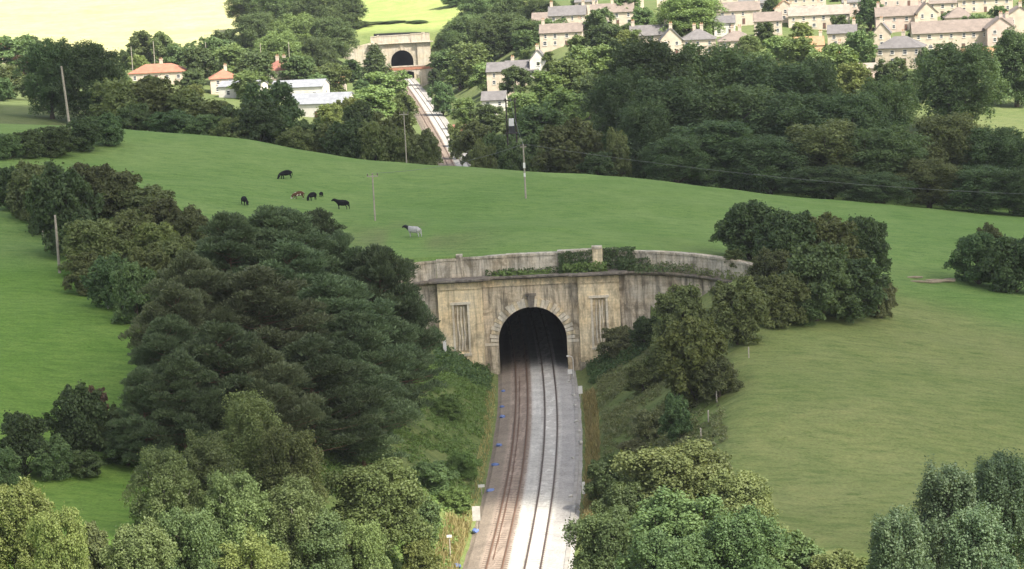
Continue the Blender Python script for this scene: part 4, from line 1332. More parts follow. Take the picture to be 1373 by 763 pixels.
# --- left skyline
G = 'hedge along the top left field'
for (px, base, top, w, pr) in ((10, 216, 180, 55, 'bushA'), (42, 214, 174, 60, 'bushB'), (78, 213, 170, 60, 'bushA'), (112, 206, 160, 60, 'bushC'), (145, 198, 152, 56, 'bushB')):
    B(px, base, top, w, pr, 'mid' if px < 100 else 'dark', 'hedge_bush', ORD[(10, 42, 78, 112, 145).index(px)] + ' dense dark hedge bush from the left, below the pale leaning pole', 'bush', G)
T(62, 58, 520, 90, 'bigB', 'dark', 'tree', 'big dark round tree at upper left, left of a touching pair')
T(118, 60, 515, 105, 'bigA', 'dark', 'tree', 'big dark round tree at upper left, right of a touching pair')
G = 'bushes behind the left skyline of the cow field'
for (px, top, Y, w, pr, mt), lab in ranked(((155, 108, 478, 80, 'farB', 'olive'), (200, 104, 482, 90, 'farA', 'olive'), (245, 122, 480, 80, 'farE', 'olive'), (285, 135, 478, 80, 'farB', 'olive'), (180, 140, 462, 60, 'bushA', 'mid'),
                                (225, 150, 460, 70, 'bushC', 'dark'), (270, 155, 458, 70, 'bushA', 'mid'), (310, 158, 455, 60, 'bushB', 'olive'), (315, 140, 470, 60, 'farA', 'mid'), (395, 172, 450, 60, 'bushC', 'olive'), (415, 160, 462, 60, 'farA', 'mid'),
                                (500, 165, 447, 60, 'bushA', 'olive'), (530, 172, 445, 60, 'bushB', 'olive'), (565, 178, 445, 56, 'bushC', 'brown'), (440, 165, 455, 60, 'farB', 'olive'), (525, 148, 480, 70, 'farA', 'olive'), (480, 138, 500, 70, 'farE', 'mid')), lambda q: 'low front' if 'bush' in q[4] else 'back', 'green bush, {} from the left, {} row behind the left skyline'):
    T(px, top, Y, w, pr, mt, 'bush', lab, 'bush', G)
T(345, 138, 455, 84, 'bushA', 'dark', 'tree', 'squat dark round tree on the skyline left of the works')
T(362, 110, 500, 84, 'farA', 'dark', 'tree', 'rounded dark tree in front of the white works roofs')
T(462, 164, 448, 70, 'bushC', 'dark', 'bush', 'dark bush on the skyline below the nearest works hall', 'bush')

# --- valley beyond, along the far railway
G = 'sunlit trees along the far railway'
for (px, top, Y, w, pr, mt), lab in ranked(((502, 62, 830, 56, 'farD', 'mid'), (515, 96, 760, 72, 'farA', 'bright'), (470, 132, 610, 50, 'farB', 'yellow'), (440, 140, 600, 50, 'farB', 'yellow'), (500, 118, 640, 80, 'farE', 'bright'), (540, 125, 650, 46, 'farC', 'bright'),
                                (592, 110, 735, 38, 'farA', 'dark'), (598, 66, 860, 60, 'farA', 'mid'), (630, 58, 850, 70, 'farB', 'bright'), (582, 92, 850, 26, 'farC', 'dark'), (615, 88, 790, 60, 'farE', 'bright'), (652, 84, 770, 50, 'farA', 'bright'),
                                (622, 132, 680, 46, 'farB', 'bright'), (655, 140, 640, 54, 'farA', 'mid'), (636, 165, 560, 60, 'farE', 'olive'), (665, 180, 500, 56, 'farB', 'mid'), (610, 165, 590, 30, 'farC', 'olive'), (705, 180, 480, 60, 'farA', 'mid'),
                                (725, 140, 560, 90, 'farA', 'mid'), (700, 125, 620, 60, 'farB', 'bright'), (755, 120, 600, 70, 'farE', 'bright'), (788, 100, 600, 60, 'farA', 'mid'), (735, 95, 660, 60, 'farC', 'bright'), (765, 80, 660, 70, 'farB', 'bright'),
                                (690, 90, 680, 50, 'farE', 'mid'), (798, 60, 690, 70, 'farA', 'bright'), (645, 190, 485, 50, 'bushB', 'olive'), (735, 190, 460, 50, 'bushA', 'olive'), (690, 195, 460, 50, 'bushC', 'mid')), lambda q: ('left' if q[0] < 580 else 'right') + (' far' if q[2] > 700 else ' mid' if q[2] > 570 else ' near'), 'valley tree, {} from the left on the {} side of the far railway'):
    T(px, top, Y, w, pr, mt, 'tree', lab, 'tree', G)
G = 'trees at the upper left beyond the far houses'
for (px, top, Y, w, pr, mt), lab in ranked(((15, 48, 760, 60, 'farA', 'mid'), (40, 50, 770, 50, 'farE', 'mid'), (32, 75, 740, 40, 'farC', 'copper'), (10, 88, 700, 60, 'farB', 'grey'), (2, 105, 600, 40, 'farB', 'dark'), (45, 100, 690, 50, 'farE', 'mid'),
                                (188, 42, 830, 46, 'farC', 'grey'), (215, 44, 825, 46, 'farC', 'grey'), (240, 58, 800, 50, 'farA', 'mid'), (265, 66, 790, 60, 'farE', 'mid'), (285, 50, 880, 60, 'farA', 'mid'), (258, 94, 735, 40, 'farA', 'mid'),
                                (170, 66, 800, 30, 'farC', 'mid'), (310, 60, 850, 60, 'farE', 'bright'), (340, 70, 800, 70, 'farB', 'mid'), (330, 95, 760, 50, 'farA', 'bright'), (400, 75, 830, 70, 'farB', 'mid'), (440, 85, 810, 60, 'farA', 'bright'), (470, 80, 815, 40, 'farC', 'dark'), (425, 100, 780, 40, 'farE', 'mid')), lambda q: 'nearer' if q[2] < 785 else 'farther', 'upper left tree past the shaded field, {} from the left, {} row'):
    T(px, top, Y, w, pr, mt, 'tree', lab, 'tree', G)
G = 'trees of the hanging wood above the far tunnel'
for (px, top, Y, w, pr, mt), lab in ranked(((330, -12, 1010, 70, 'bigC', 'mid'), (375, -15, 1015, 80, 'bigB', 'mid'), (420, -10, 1010, 80, 'bigA', 'mid'), (462, -8, 1000, 64, 'bigC', 'mid'), (345, 20, 960, 80, 'bigA', 'mid'), (395, 22, 955, 80, 'bigB', 'bright'), (440, 25, 950, 76, 'bigA', 'mid'), (300, 40, 920, 50, 'farA', 'mid'),
                                (370, 45, 910, 80, 'bigB', 'bright'), (420, 52, 900, 70, 'bigA', 'mid'), (475, 28, 965, 50, 'farA', 'bright'),
                                (608, -14, 1010, 50, 'bigC', 'dark'), (645, -10, 990, 80, 'bigB', 'mid'), (690, -8, 980, 80, 'bigA', 'mid'), (725, 0, 960, 60, 'bigC', 'mid'), (625, 22, 940, 80, 'bigA', 'mid'), (670, 20, 930, 90, 'bigB', 'mid'), (708, 28, 900, 70, 'bigC', 'mid'), (600, 40, 935, 40, 'farA', 'mid'), (560, 33, 965, 36, 'farB', 'mid'), (500, 36, 975, 46, 'farB', 'bright'), (530, 38, 972, 40, 'farE', 'mid')), lambda q: ('upper' if q[2] >= 975 else 'lower') + (' left' if q[0] < 540 else ' right'), 'hillside tree by the distant tunnel, {} from the left, {} part'):
    T(px, top, Y, w, pr, mt, 'tree', lab, 'tree', G)
T(922, -4, 800, 96, 'bigB', 'bright', 'tree', 'big round pale green tree at the top among the terraces')
T(1034, -6, 790, 40, 'farD', 'dark', 'conifer_tree', 'dark conifer at the top, left of the two village conifers')
T(1166, -12, 770, 54, 'farD', 'dark', 'conifer_tree', 'dark conifer at the top between pale and pinkish terraces')
T(1112, 60, 620, 84, 'farA', 'bright', 'tree', 'bright green round tree over the dark wood, middle right')
T(1150, 42, 700, 60, 'farB', 'mid', 'tree', 'mid green tree below the pale roofed terrace')
G = 'garden trees among the village houses'
for (px, top, Y, w, pr, mt), lab in ranked(((803, 12, 740, 50, 'farC', 'mid'), (830, 40, 735, 44, 'farB', 'yellow'), (812, 32, 745, 60, 'farA', 'dark'), (862, 10, 770, 40, 'farA', 'mid'), (850, 40, 700, 36, 'farB', 'bright'), (700, 40, 800, 40, 'farA', 'mid'),
                                (740, 25, 860, 46, 'farA', 'mid'), (775, -5, 860, 30, 'farC', 'mid'), (840, -8, 880, 50, 'farA', 'mid'), (960, 20, 800, 36, 'farC', 'mid'), (1005, 48, 730, 40, 'farB', 'bright'), (1040, 50, 700, 50, 'farE', 'bright'),
                                (1070, 50, 660, 60, 'farA', 'bright'), (1020, 70, 650, 50, 'farB', 'mid'), (1075, 30, 740, 40, 'farC', 'yellow'), (1050, 85, 620, 50, 'farE', 'yellow'), (1145, 85, 600, 60, 'farB', 'yellow'), (1195, 78, 600, 56, 'farA', 'mid'),
                                (1225, 95, 590, 50, 'farB', 'mid'), (1262, 66, 640, 56, 'farA', 'mid'), (1310, 20, 740, 50, 'farB', 'mid'), (1275, 14, 760, 36, 'farA', 'dark'), (1340, 8, 770, 40, 'farC', 'mid'), (1240, 64, 640, 30, 'farC', 'mid'),
                                (1345, 80, 620, 40, 'farA', 'mid'), (650, 30, 880, 50, 'farA', 'mid'), (730, 70, 690, 36, 'farC', 'bright'), (775, 48, 720, 40, 'farE', 'bright'), (1000, 60, 690, 30, 'farB', 'bright'), (1125, 20, 780, 30, 'farA', 'mid'), (1025, 30, 770, 36, 'farC', 'mid')), lambda q: 'upper' if q[2] > 765 else 'middle' if q[2] > 690 else 'lower', 'small garden tree, {} from the left in the {} rows of the village'):
    T(px, top, Y, w, pr, mt, 'garden_tree', lab, 'tree', G)

# hedges and small trees filling the gardens and the valley sides
HX = [(at(h[0], h[1], h[2])[0], h[2], h[3], h[7]) for h in HOUSES]
G = 'garden hedges and shrubs between the village houses'
n_ = 0
while n_ < 120:
    Y = random.uniform(590, 900); X = random.uniform(-.03, .235) * Y
    if random.random() < .25: X = random.uniform(-.20, -.05) * Y
    if abs(X - float(track_x(Y))) < 11 or abs(X / Y + .043) < .017: continue
    if any(abs(X - hx) < hw * .5 + 2.0 and -26 < Y - hy < 7 for hx, hy, hw, _ in HX): continue
    w = random.uniform(3.5, 8.5)
    tree(random.choice(['farA', 'farB', 'farE', 'farC']), X, Y, g1(X, Y) + w * random.uniform(.5, .85), w, random.choice(['mid', 'mid', 'bright', 'olive', 'yellow', 'dark']),
         'garden_shrub', 'shrub or hedge in the gardens between the sunlit far houses', 'bush', G)
    n_ += 1

# ------------------------------------------------------------------ rank growth on the banks
def scatter(name, label, cat, n, region, leaf, per, hgt, mat, spread=.35):
    xs, ys = [], []
    while len(xs) < n:
        yv = random.uniform(region[2], region[3])
        d = random.uniform(region[0], region[1])
        xv = float(track_x(yv)) + d
        if len(region) > 4 and vnoise(np.array([xv / region[4]]), np.array([yv / region[4]]), 55)[0] < random.uniform(.2, .6):
            continue
        xs.append(xv); ys.append(yv)
    xs, ys = np.array(xs), np.array(ys)
    zs = ground(xs, ys)
    sc_ = rng.uniform(.5, 1.3, n)
    ids = np.repeat(np.arange(n), per)
    k = len(ids)
    d = rng.normal(size=(k, 3)); d[:, 2] = np.abs(d[:, 2])
    d = unit(d) * rng.random((k, 1)) ** .5
    p = np.stack([xs[ids], ys[ids], zs[ids]], 1) + d * np.array([spread, spread, hgt]) * sc_[ids][:, None]
    nr = unit(rng.normal(size=(k, 3)) * .7 + np.array([0, 0, .7]))
    ct = rng.random(n)
    q = leaf_quads(p, nr, leaf * rng.uniform(.6, 1.4, k))
    return tag(link(name, quads_mesh(name, q, np.clip(.5 * ct[ids] + .5 * rng.random(k), 0, 1), LEAF[mat])), label, cat, kind='stuff')


scatter('undergrowth', 'rank green weeds covering the left bank of the cutting', 'undergrowth', 4600, (-22, -6.2, 188, 298, 4.0), .16, 20, .7, 'weed', .5)
scatter('undergrowth', 'dull brownish scrub covering the right bank of the cutting', 'undergrowth', 4000, (8.0, 21, 190, 297, 4.0), .15, 18, .55, 'scrub', .45)
scatter('bramble', 'low dark brambles at the foot of the portal walls', 'bramble', 700, (-13, -6.0, 286, 299.2), .24, 12, .9, 'dark', .5)
scatter('bramble', 'dark creeper at the foot of the right pier and wing', 'bramble', 700, (7.2, 17, 286, 298.5), .24, 12, .9, 'dark', .5)


def stalks(name, label, n, region, h, mat):
    ys = rng.uniform(region[2], region[3], n); d = rng.uniform(region[0], region[1], n)
    xs = track_x(ys) + d
    zs = ground(xs, ys) - .05
    p = np.stack([xs, ys, zs], 1)
    up = np.stack([rng.normal(0, .25, n), rng.normal(0, .25, n), np.ones(n)], 1) * (h * rng.uniform(.5, 1.2, n))[:, None]
    sd = unit(np.cross(up, rng.normal(size=(n, 3)))) * .05
    q = np.stack([p - sd, p + sd, p + up + sd * .5, p + up - sd * .5], 1)
    return tag(link(name, quads_mesh(name, q, rng.random(n), LEAF[mat])), label, 'grass', kind='stuff')


stalks('dry_grass', 'strip of tall straw coloured grass along the right edge of the ballast', 3200, (6.0, 7.6, 214, 283), .8, 'straw')
stalks('dry_grass', 'pale dry grass beside the brown track at the bottom edge', 1800, (-7.6, -5.3, 190, 222), .9, 'straw')
stalks('dry_grass', 'thin dry grass along the left edge of the ballast', 900, (-6.4, -5.3, 222, 292), .5, 'straw')

# ivy and plants on the attic of the portal
def ivy(name, label, boxes, n, leaf, mat):
    P = []
    tot = sum(b_[6] for b_ in boxes)
    for (x0, x1, y0, y1, z0, z1, wt) in boxes:
        k = int(n * wt / tot)
        P.append(np.stack([rng.uniform(x0, x1, k), rng.uniform(y0, y1, k), z0 + (z1 - z0) * rng.random(k) ** 1.3], 1))
    p = np.concatenate(P); k = len(p)
    p = p + (vnoise(p[:, 0] * 1.3, p[:, 2] * 1.3, 8) - .5)[:, None] * np.array([0, -.5, .25])
    q = leaf_quads(p, unit(rng.normal(size=(k, 3)) * .6 + np.array([0, -.7, .6])), leaf * rng.uniform(.6, 1.4, k))
    return tag(link(name, quads_mesh(name, q, np.clip(vnoise(p[:, 0] * 2, p[:, 2] * 2, 4) * .6 + rng.random(k) * .5, 0, 1), LEAF[mat])), label, 'ivy', kind='stuff')


ivy('ivy', 'dark ivy draped over the middle and right of the portal attic',
    [(PC + 12, PC + 16.5, 299.6, 300.9, 13.3, 14.9, 1.2), (PC + 4.0, PC + 8.6, 300.2, 300.75, 13.4, 16.2, 3), (PC + 10.1, PC + 14.5, 300.3, 300.9, 13.6, 16.4, 3.0), (PC - 6, PC + 4, 300.4, 300.95, 13.3, 14.2, .9), (PC + 14, PC + 22, 296.5, 300.2, 13.2, 14.3, .6), (PC + 4, PC + 9, 299.7, 300.3, 13.2, 13.9, 1.0)], 8000, .17, 'dark')
ivy('ledge_weeds', 'fresh green weeds growing on the cornice ledge', [(PC + 4.5, PC + 10.5, 299.5, 300.4, 13.25, 14.6, 2), (PC - 5, PC + 3, 299.9, 300.6, 13.25, 13.9, 1)], 900, .26, 'weed')
p_ = wing_path(1)
bx_ = []
for i in range(2, 20, 2):
    X, Y, nx, ny = wing_path(1, a1=63)[i]
    bx_.append((X - .9, X + .9, Y - .2, Y + .9, 13.1 - 1.6 * (i / 22) ** 1.5, 14.1 + .5 * random.random() - 1.6 * (i / 22) ** 1.5, 1))
ivy('ivy', 'creeper along the string course of the curved right wing wall', bx_, 1100, .18, 'brown')

# ------------------------------------------------------------------ cattle
def skin_mesh(name, joints, edges):
    me = bpy.data.meshes.new(name + '_frame')
    me.from_pydata([j[:3] for j in joints], edges, [])
    o = bpy.data.objects.new(name + '_frame', me); COL.objects.link(o)
    md = o.modifiers.new('skin', 'SKIN'); md.use_smooth_shade = True
    for i, j in enumerate(joints):
        sv = me.skin_vertices[0].data[i]
        sv.radius = (j[3], j[4]); sv.use_root = (i == 0)
    o.modifiers.new('sub', 'SUBSURF').levels = 2
    dg = bpy.context.evaluated_depsgraph_get()
    out = bpy.data.meshes.new_from_object(o.evaluated_get(dg))
    out.name = name
    bpy.data.objects.remove(o); bpy.data.meshes.remove(me)
    return out


def cow_mesh(name, graze=True, swing=0.0):
    J = [(-.62, 0, 1.06, .36, .38), (-.2, 0, .98, .42, .47), (.25, 0, .98, .41, .47), (.62, 0, 1.06, .34, .42)]
    E_ = [(0, 1), (1, 2), (2, 3)]
    if graze:
        J += [(.98, swing * .3, .92, .18, .24), (1.24, swing, .56, .14, .18), (1.36, swing * 1.2, .34, .13, .14), (1.50, swing * 1.3, .14, .09, .09)]
    else:
        J += [(.98, swing * .3, 1.30, .17, .23), (1.20, swing, 1.50, .14, .17), (1.42, swing * 1.3, 1.42, .12, .13), (1.62, swing * 1.6, 1.28, .09, .09)]
    E_ += [(3, 4), (4, 5), (5, 6), (6, 7)]
    h = 5
    for s in (-1, 1):   # ears
        n = len(J); J.append((J[h][0] + .02, J[h][1] + s * .17, J[h][2] + .08, .06, .04)); J.append((J[h][0], J[h][1] + s * .30, J[h][2] + .06, .05, .02)); E_ += [(h, n), (n, n + 1)]
    for s in (-1, 1):   # hind legs with hock, fore legs with knee
        n = len(J)
        st = .10 * s
        J += [(-.70, s * .19, .86, .15, .20), (-.62 + st, s * .20, .62, .09, .12), (-.80 + st, s * .20, .40, .06, .07), (-.76 + st, s * .20, .06, .055, .065)]
        E_ += [(0, n), (n, n + 1), (n + 1, n + 2), (n + 2, n + 3)]
        n = len(J)
        J += [(.60, s * .18, .78, .12, .15), (.62 - st, s * .18, .42, .065, .07), (.62 - st, s * .18, .06, .055, .06)]
        E_ += [(3, n), (n, n + 1), (n + 1, n + 2)]
    n = len(J)
    J += [(-.96, 0, 1.12, .05, .05), (-1.02, 0, .82, .03, .03), (-1.0, .02, .50, .05, .05)]
    E_ += [(0, n), (n, n + 1), (n + 1, n + 2)]
    n = len(J); J.append((-.42, 0, .66, .13, .12)); E_.append((1, n))
    return skin_mesh(name, J, E_)


def coat(name, base, patch=None, thr=.5, head=None):
    m, nt, b = new_mat(name)
    P = N(nt, 'ShaderNodeTexCoord').outputs['Object']
    c = mixc(nt, ramp(nt, noise(nt, 3, 4, .6, P), [(.3, 0.0), (.7, 1.0)]), tuple(v * .8 for v in base), tuple(base))
    if patch:
        c = mixc(nt, ramp(nt, noise(nt, 1.1, 2, .5, P), [(thr, 0), (thr + .03, 1)]), c, tuple(patch))
    if head:
        sep = N(nt, 'ShaderNodeSeparateXYZ'); nt.links.new(P, sep.inputs[0])
        c = mixc(nt, ramp(nt, sep.outputs[0], [(.70, 0), (.78, 1)]), c, tuple(head))
    nt.links.new(c, b.inputs['Base Color'])
    b.inputs['Roughness'].default_value = .95
    b.inputs['Specular IOR Level'].default_value = .1
    return m


BLACK = coat('black_coat', (0.012, 0.012, 0.014))
GREYC = coat('grey_coat', (0.45, 0.44, 0.42), (0.10, 0.10, 0.11), .56, head=(0.03, 0.03, 0.035))
BROWNC = coat('brown_coat', (0.11, 0.055, 0.032), (0.58, 0.54, 0.46), .52)
COWG, COWU = cow_mesh('cow_grazing', True, .12), cow_mesh('cow_standing', False, .15)
for me in (COWG, COWU):
    me.materials.clear(); me.materials.append(BLACK)


def cow(px, row, mesh, mat, heading, scale, label):
    X, Y = hit(px, row)
    o = link('cow', mesh, None, (X, Y, g1(X, Y) - .03), heading, mat)
    o.scale = (scale,) * 3
    return tag(o, label, 'cow', 'cattle grazing on the hill above the tunnel')


cow(384, 240, COWG, BLACK, math.radians(205), 1.12, 'black cow grazing farthest up the hill, apart from the herd')
cow(328, 275, COWG, BLACK, math.radians(292), 1.0, 'black cow seen end on, leftmost of the herd')
cow(401, 267, COWG, BROWNC, math.radians(200), .95, 'brown and white cow grazing in the middle of the herd')
cow(419, 269, COWG, BLACK, math.radians(235), 1.0, 'black cow beside the brown and white cow')
cow(431, 264, COWG, BLACK, math.radians(75), .62, 'small black calf right of the brown and white cow')
cow(460, 281, COWU, BLACK, math.radians(160), 1.12, 'black cow with raised head, rightmost black one by the pole')
cow(556, 318, COWU, GREYC, math.radians(155), 1.12, 'grey and white cow with dark head, standing nearest the portal')

# ------------------------------------------------------------------ poles and wires
POLE = plain('weathered_pole', (0.36, 0.32, 0.26), .9, .1, .3, 2)
POLEDK = plain('creosote_pole', (0.06, 0.05, 0.045), .9, .1, .3, 2)
CERAM = plain('insulator_ceramic', (0.10, 0.07, 0.06), .3, .5, .1)


def pole(px, base, top, label, arm=0.0, mat=POLE, lean=0.0, r=.14, Y=None, sign=False):
    if Y is None:
        X, Y = hit(px, base)
    else:
        X = at(px, base, Y)[0]
    z = g1(X, Y)
    zt = at(px, top, Y)[1]
    h = max(3.0, zt - z)
    t = thing('utility_pole', label, 'pole', (X, Y, z), 0)
    mb = MB(); mb.tube([(0, 0, -.8), (lean * .5, 0, h * .5), (lean, 0, h)], [r, r * .85, r * .7], 9); mb.build('post', mat, t)
    if arm:
        mb = MB(); mb.box(lean - arm, lean + arm, -.07, .07, h - .55, h - .4); a = mb.build('crossarm', mat, t)
        for s in (-1, 0, 1):
            q = MB(); q.tube([(lean + s * (arm - .1), 0, h - .398), (lean + s * (arm - .1), 0, h - .22), (lean + s * (arm - .1), 0, h - .05)], [.05, .11, .06], 7); q.build('insulator', CERAM, a)
    if sign:
        mb = MB(); mb.box(lean - .2, lean + .2, -r - .06, -r - .01, h * .56, h * .66); mb.build('marker_plate', WHITEP, t)
        mb = MB(); mb.box(lean - .16, lean + .16, -r - .06, -r - .01, h * .40, h * .47); mb.build('marker_plate', WHITEP, t)
    return Vector((X + lean, Y, z + h))


pA = pole(503, 296, 232, 'thin grey pole with crossarm on the hill right of the cattle', .85)
pB = pole(705, 266, 193, 'pole with white marker plates near the ridge above the portal', .5, sign=True, r=.16)
pC = pole(545, 216, 150, 'slender pole with three insulators on the skyline left of the far railway', .9, Y=440)
pD = pole(93, 162, 88, 'pale leaning pole standing by the upper left hedge', 0, lean=-.7, r=.26, Y=425)
pE = pole(80, 366, 288, 'short pale wooden pole sticking out of the left hedge', 0, r=.2)
pF = pole(1440, 330, 262, 'pole beyond the right edge carrying the wire over the ridge', .5, Y=392)
for (px, base, top, Y, lab) in ((208, 92, 55, 760, 'thin pale lamp post behind the red roofed bungalow'), (178, 95, 62, 770, 'thin pole left of the red roofed bungalow'), (277, 80, 56, 800, 'thin pole in the trees right of the bungalow'), (351, 92, 58, 770, 'thin pole left of the twin chimneys'), (389, 92, 56, 770, 'thin pole right of the twin chimneys'),
                                (640, 75, 52, 840, 'thin pole right of the distant tunnel')):
    pole(px, base, top, lab, 0, r=.16, Y=Y)
# H pole with transformer
X, zt = at(684, 132, 470)
z = g1(X, 470)
t = thing('transformer_pole', 'dark twin pole carrying a transformer with a white plate', 'pole', (X, 470, z))
h = zt - z
for s in (-1, 1):
    mb = MB(); mb.tube([(s * .95, 0, -1), (s * .95, 0, h)], [.2, .15], 9); mb.build('post', POLEDK, t)
mb = MB(); mb.box(-1.5, 1.5, -.12, .12, h - .5, h - .3); a = mb.build('crossarm', POLEDK, t)
for s in (-1.2, 0, 1.2):
    q = MB(); q.tube([(s, 0, h - .298), (s, 0, h - .1), (s, 0, h + .1)], [.05, .11, .06], 7); q.build('insulator', CERAM, a)
zz = at(684, 178, 470)[1] - z
mb = MB(); mb.box(-1.3, 1.3, -.7, .7, zz - .2, zz); mb.build('platform', POLEDK, t)
mb = MB(); mb.box(-.7, .7, -.5, .5, zz + .004, zz + 1.6); tr_ = mb.build('transformer', plain('dark_grey_steel', (.07, .075, .08), .5), t)
for s in range(5):
    q = MB(); q.box(-.62 + s * .3, -.55 + s * .3, -.62, -.504, zz + .15, zz + 1.3); q.build('cooling_fin', POLEDK, tr_)
zz2 = at(684, 168, 470)[1] - z
mb = MB(); mb.box(-.55, .55, -.78, -.72, zz2 - .1, zz2 + 1.5); mb.build('plate', WHITEP, t)
WIREM = plain('wire_aluminium', (0.13, 0.14, 0.14), .4, .5, .1)


def wire(a, b_, sag, label, r=.022):
    mb = MB()
    n = 28
    pts = []
    for i in range(n + 1):
        f = i / n
        p = a.lerp(b_, f); p.z -= sag * 4 * f * (1 - f); pts.append(p)
    mb.tube(pts, r, 4)
    return tag(mb.build('overhead_wire', WIREM), label, 'wire', 'overhead wires')


wire(pB, pF, 1.6, 'overhead wire running from the marker pole across the ridge to the right', .024)
wire(pA, pB, 1.0, 'overhead wire between the crossarm pole and the marker pole')
wire(pB, Vector((X, 470, z + h)), .8, 'overhead wire from the marker pole back to the transformer')
wire(pC, Vector((X, 470, z + h)), .8, 'overhead wire from the skyline pole to the transformer')

# ------------------------------------------------------------------ fences, signs and lineside bits
POSTM = plain('fence_post', (0.42, 0.38, 0.31), .9, .1, .3, 4)
mb = MB(); mb.tube([(0, 0, -.3), (0, 0, 1.0), (.01, 0, 1.25), (.01, 0, 1.3)], [.08, .075, .07, .03], 7)
FP = mb.mesh('fence_post', POSTM)
for (px, row, s) in ((108, 386, 1), (126, 402, 1), (145, 414, 1.1), (166, 428, 1), (3, 276, 1.2), (14, 280, 1), (58, 320, 1)):
    X, Y = hit(px, row); o = link('fence_post', FP, None, (X, Y, g1(X, Y)), 0); o.scale = (1.1, 1.1, s * 1.2)
    rk = sorted((108, 126, 145, 166, 3, 14, 58)).index(px)
    tag(o, 'pale fence post under the left hedge, ' + ORD[rk] + ' from the left', 'fence post', 'fence posts under the left hedge')
for (px, row) in ((961, 540), (950, 566), (940, 590), (983, 505), (1004, 480)):
    X, Y = hit(px, row); o = link('fence_post', FP, None, (X, Y, g1(X, Y)), 0); o.scale = (1, 1, 1)
    rk = sorted((961, 950, 940, 983, 1004)).index(px)
    tag(o, 'weathered fence post on top of the right bank, ' + ORD[rk] + ' from the left', 'fence post', 'fence posts between right bank and right field')

BLUE = plain('blue_sheet', (0.12, 0.18, 0.40), .45, .4, .25, 6)
PALEC = plain('pale_concrete', (0.5, 0.48, 0.44), .85, .15, .25, 3)


def lump(name, mat, seed, s):
    r0 = random.Random(seed)
    bm = bmesh.new(); bmesh.ops.create_icosphere(bm, subdivisions=2, radius=1)
    for v in bm.verts:
        v.co *= 1 + r0.uniform(-.18, .18)
        v.co.x *= s[0]; v.co.y *= s[1]; v.co.z = max(v.co.z, -.55) * s[2]
    me = bpy.data.meshes.new(name); bm.to_mesh(me); bm.free(); me.materials.append(mat)
    return me


BAG = lump('blue_bundle', BLUE, 3, (.34, .5, .24))
for i, (cx, cy) in enumerate(((250, 240), (240, 340), (230, 408), (210, 498), (150, 640), (85, 758), (244, 205), (247, 150))):
    px, row = 580 + cx / 2.604, 470 + cy / 2.604
    X, Y = hit(px, row); X = min(X, float(track_x(Y)) - 4.2)
    o = link('blue_bundle', BAG, None, (X, Y, max(g1(X, Y), -.05) + .12), random.uniform(0, 3))
    o.scale = (1, 1, 1) if i < 6 else (.7, .7, .8)
    rk = sorted((240, 340, 408, 498, 640, 758, 205, 150)).index(cy)
    tag(o, 'small blue bundle on the left ballast edge, ' + ORD[rk] + ' from the tunnel', 'bundle', 'blue bundles along the left cess')
STN = lump('pale_block', PALEC, 5, (.22, .26, .2))
for i, (cx, cy) in enumerate(((462, 55), (470, 95), (474, 118), (492, 165), (497, 200), (503, 258), (512, 292), (516, 330), (497, 560), (490, 385), (482, 520))):
    px, row = 580 + cx / 2.604, 470 + cy / 2.604
    X, Y = hit(px, row); X = max(X, float(track_x(Y)) + 3.9)
    o = link('stone_block', STN, None, (X, Y, max(g1(X, Y), 0.0) + .1), random.uniform(0, 3)); s = random.uniform(.7, 1.3); o.scale = (s, s, s)
    rk = sorted((55, 95, 118, 165, 200, 258, 292, 330, 560, 385, 520)).index(cy)
    tag(o, 'pale stone block on the right ballast edge, ' + ORD[rk] + ' from the tunnel', 'stone', 'pale blocks along the right cess')


def board(px, row, h, w, bh, label, name='lineside_sign', post=POSTM, face=None, base_blue=False):
    X, Y = hit(px, row)
    t = thing(name, label, 'sign', (X, Y, g1(X, Y)))
    mb = MB(); mb.tube([(0, 0, -.3), (0, 0, h)], .06, 7); mb.build('post', post, t)
    mb = MB(); mb.box(-w / 2, w / 2, -.12, -.062, h - bh, h); mb.build('board', face or WHITEP, t)


board(640, 716, 2.9, .8, 1.5, 'pale rectangular sign on a post left of the brown track', face=PALEC)
board(646, 664, 1.2, .7, .3, 'small white plate on a stake above the pale rectangular sign')
board(597, 476, 2.0, .45, 1.5, 'narrow white plate at the corner of the left pier')
board(604, 748, 2.3, .5, .25, 'small tilted marker among dry grass at the bottom edge')
board(779, 540, 2.2, .5, 1.0, 'white marker plate on the right edge of the ballast below the tunnel')
board(765, 512, 1.7, .6, .6, 'white signal plate just right of the tunnel mouth')
board(783, 668, 1.8, .3, 1.3, 'slim white marker post beside the green bush right of the ballast')
# signal lamp post by the tunnel mouth
X, Y = lane(294.5, 5.2)
t = thing('signal_post', 'slim bent lamp post beside the right side of the tunnel mouth', 'post', (X, Y, 0))
mb = MB(); mb.tube([(0, 0, -.2), (0, 0, 2.4), (-.12, 0, 2.8), (-.6, 0, 2.95)], .05, 7); mb.build('post', WHITEP, t)
mb = MB(); mb.box(-.85, -.55, -.14, .14, 2.82, 3.0); mb.build('lamp_head', WHITEP, t)
# heap of logs in the bare patch of the right field
X0, Y0 = hit(1250, 378)
LOGM = plain('old_log', (0.34, 0.28, 0.20), .9, .1, .3, 3)
for i in range(7):
    dx, dy, a = random.uniform(-2.6, 3.0), random.uniform(-2.5, 2.5), random.uniform(-.8, .3)
    L = random.uniform(.8, 1.8)
    mb = MB(); mb.tube([(-L, 0, .16), (0, 0, .2), (L, 0, .16)], [.15, .19, .13], 8)
    tag(mb.build('log', LOGM, None, (X0 + dx, Y0 + dy, g1(X0 + dx, Y0 + dy)), a), 'old pale log lying on bare ground left of the right edge bushes', 'log', 'old logs in the right field')

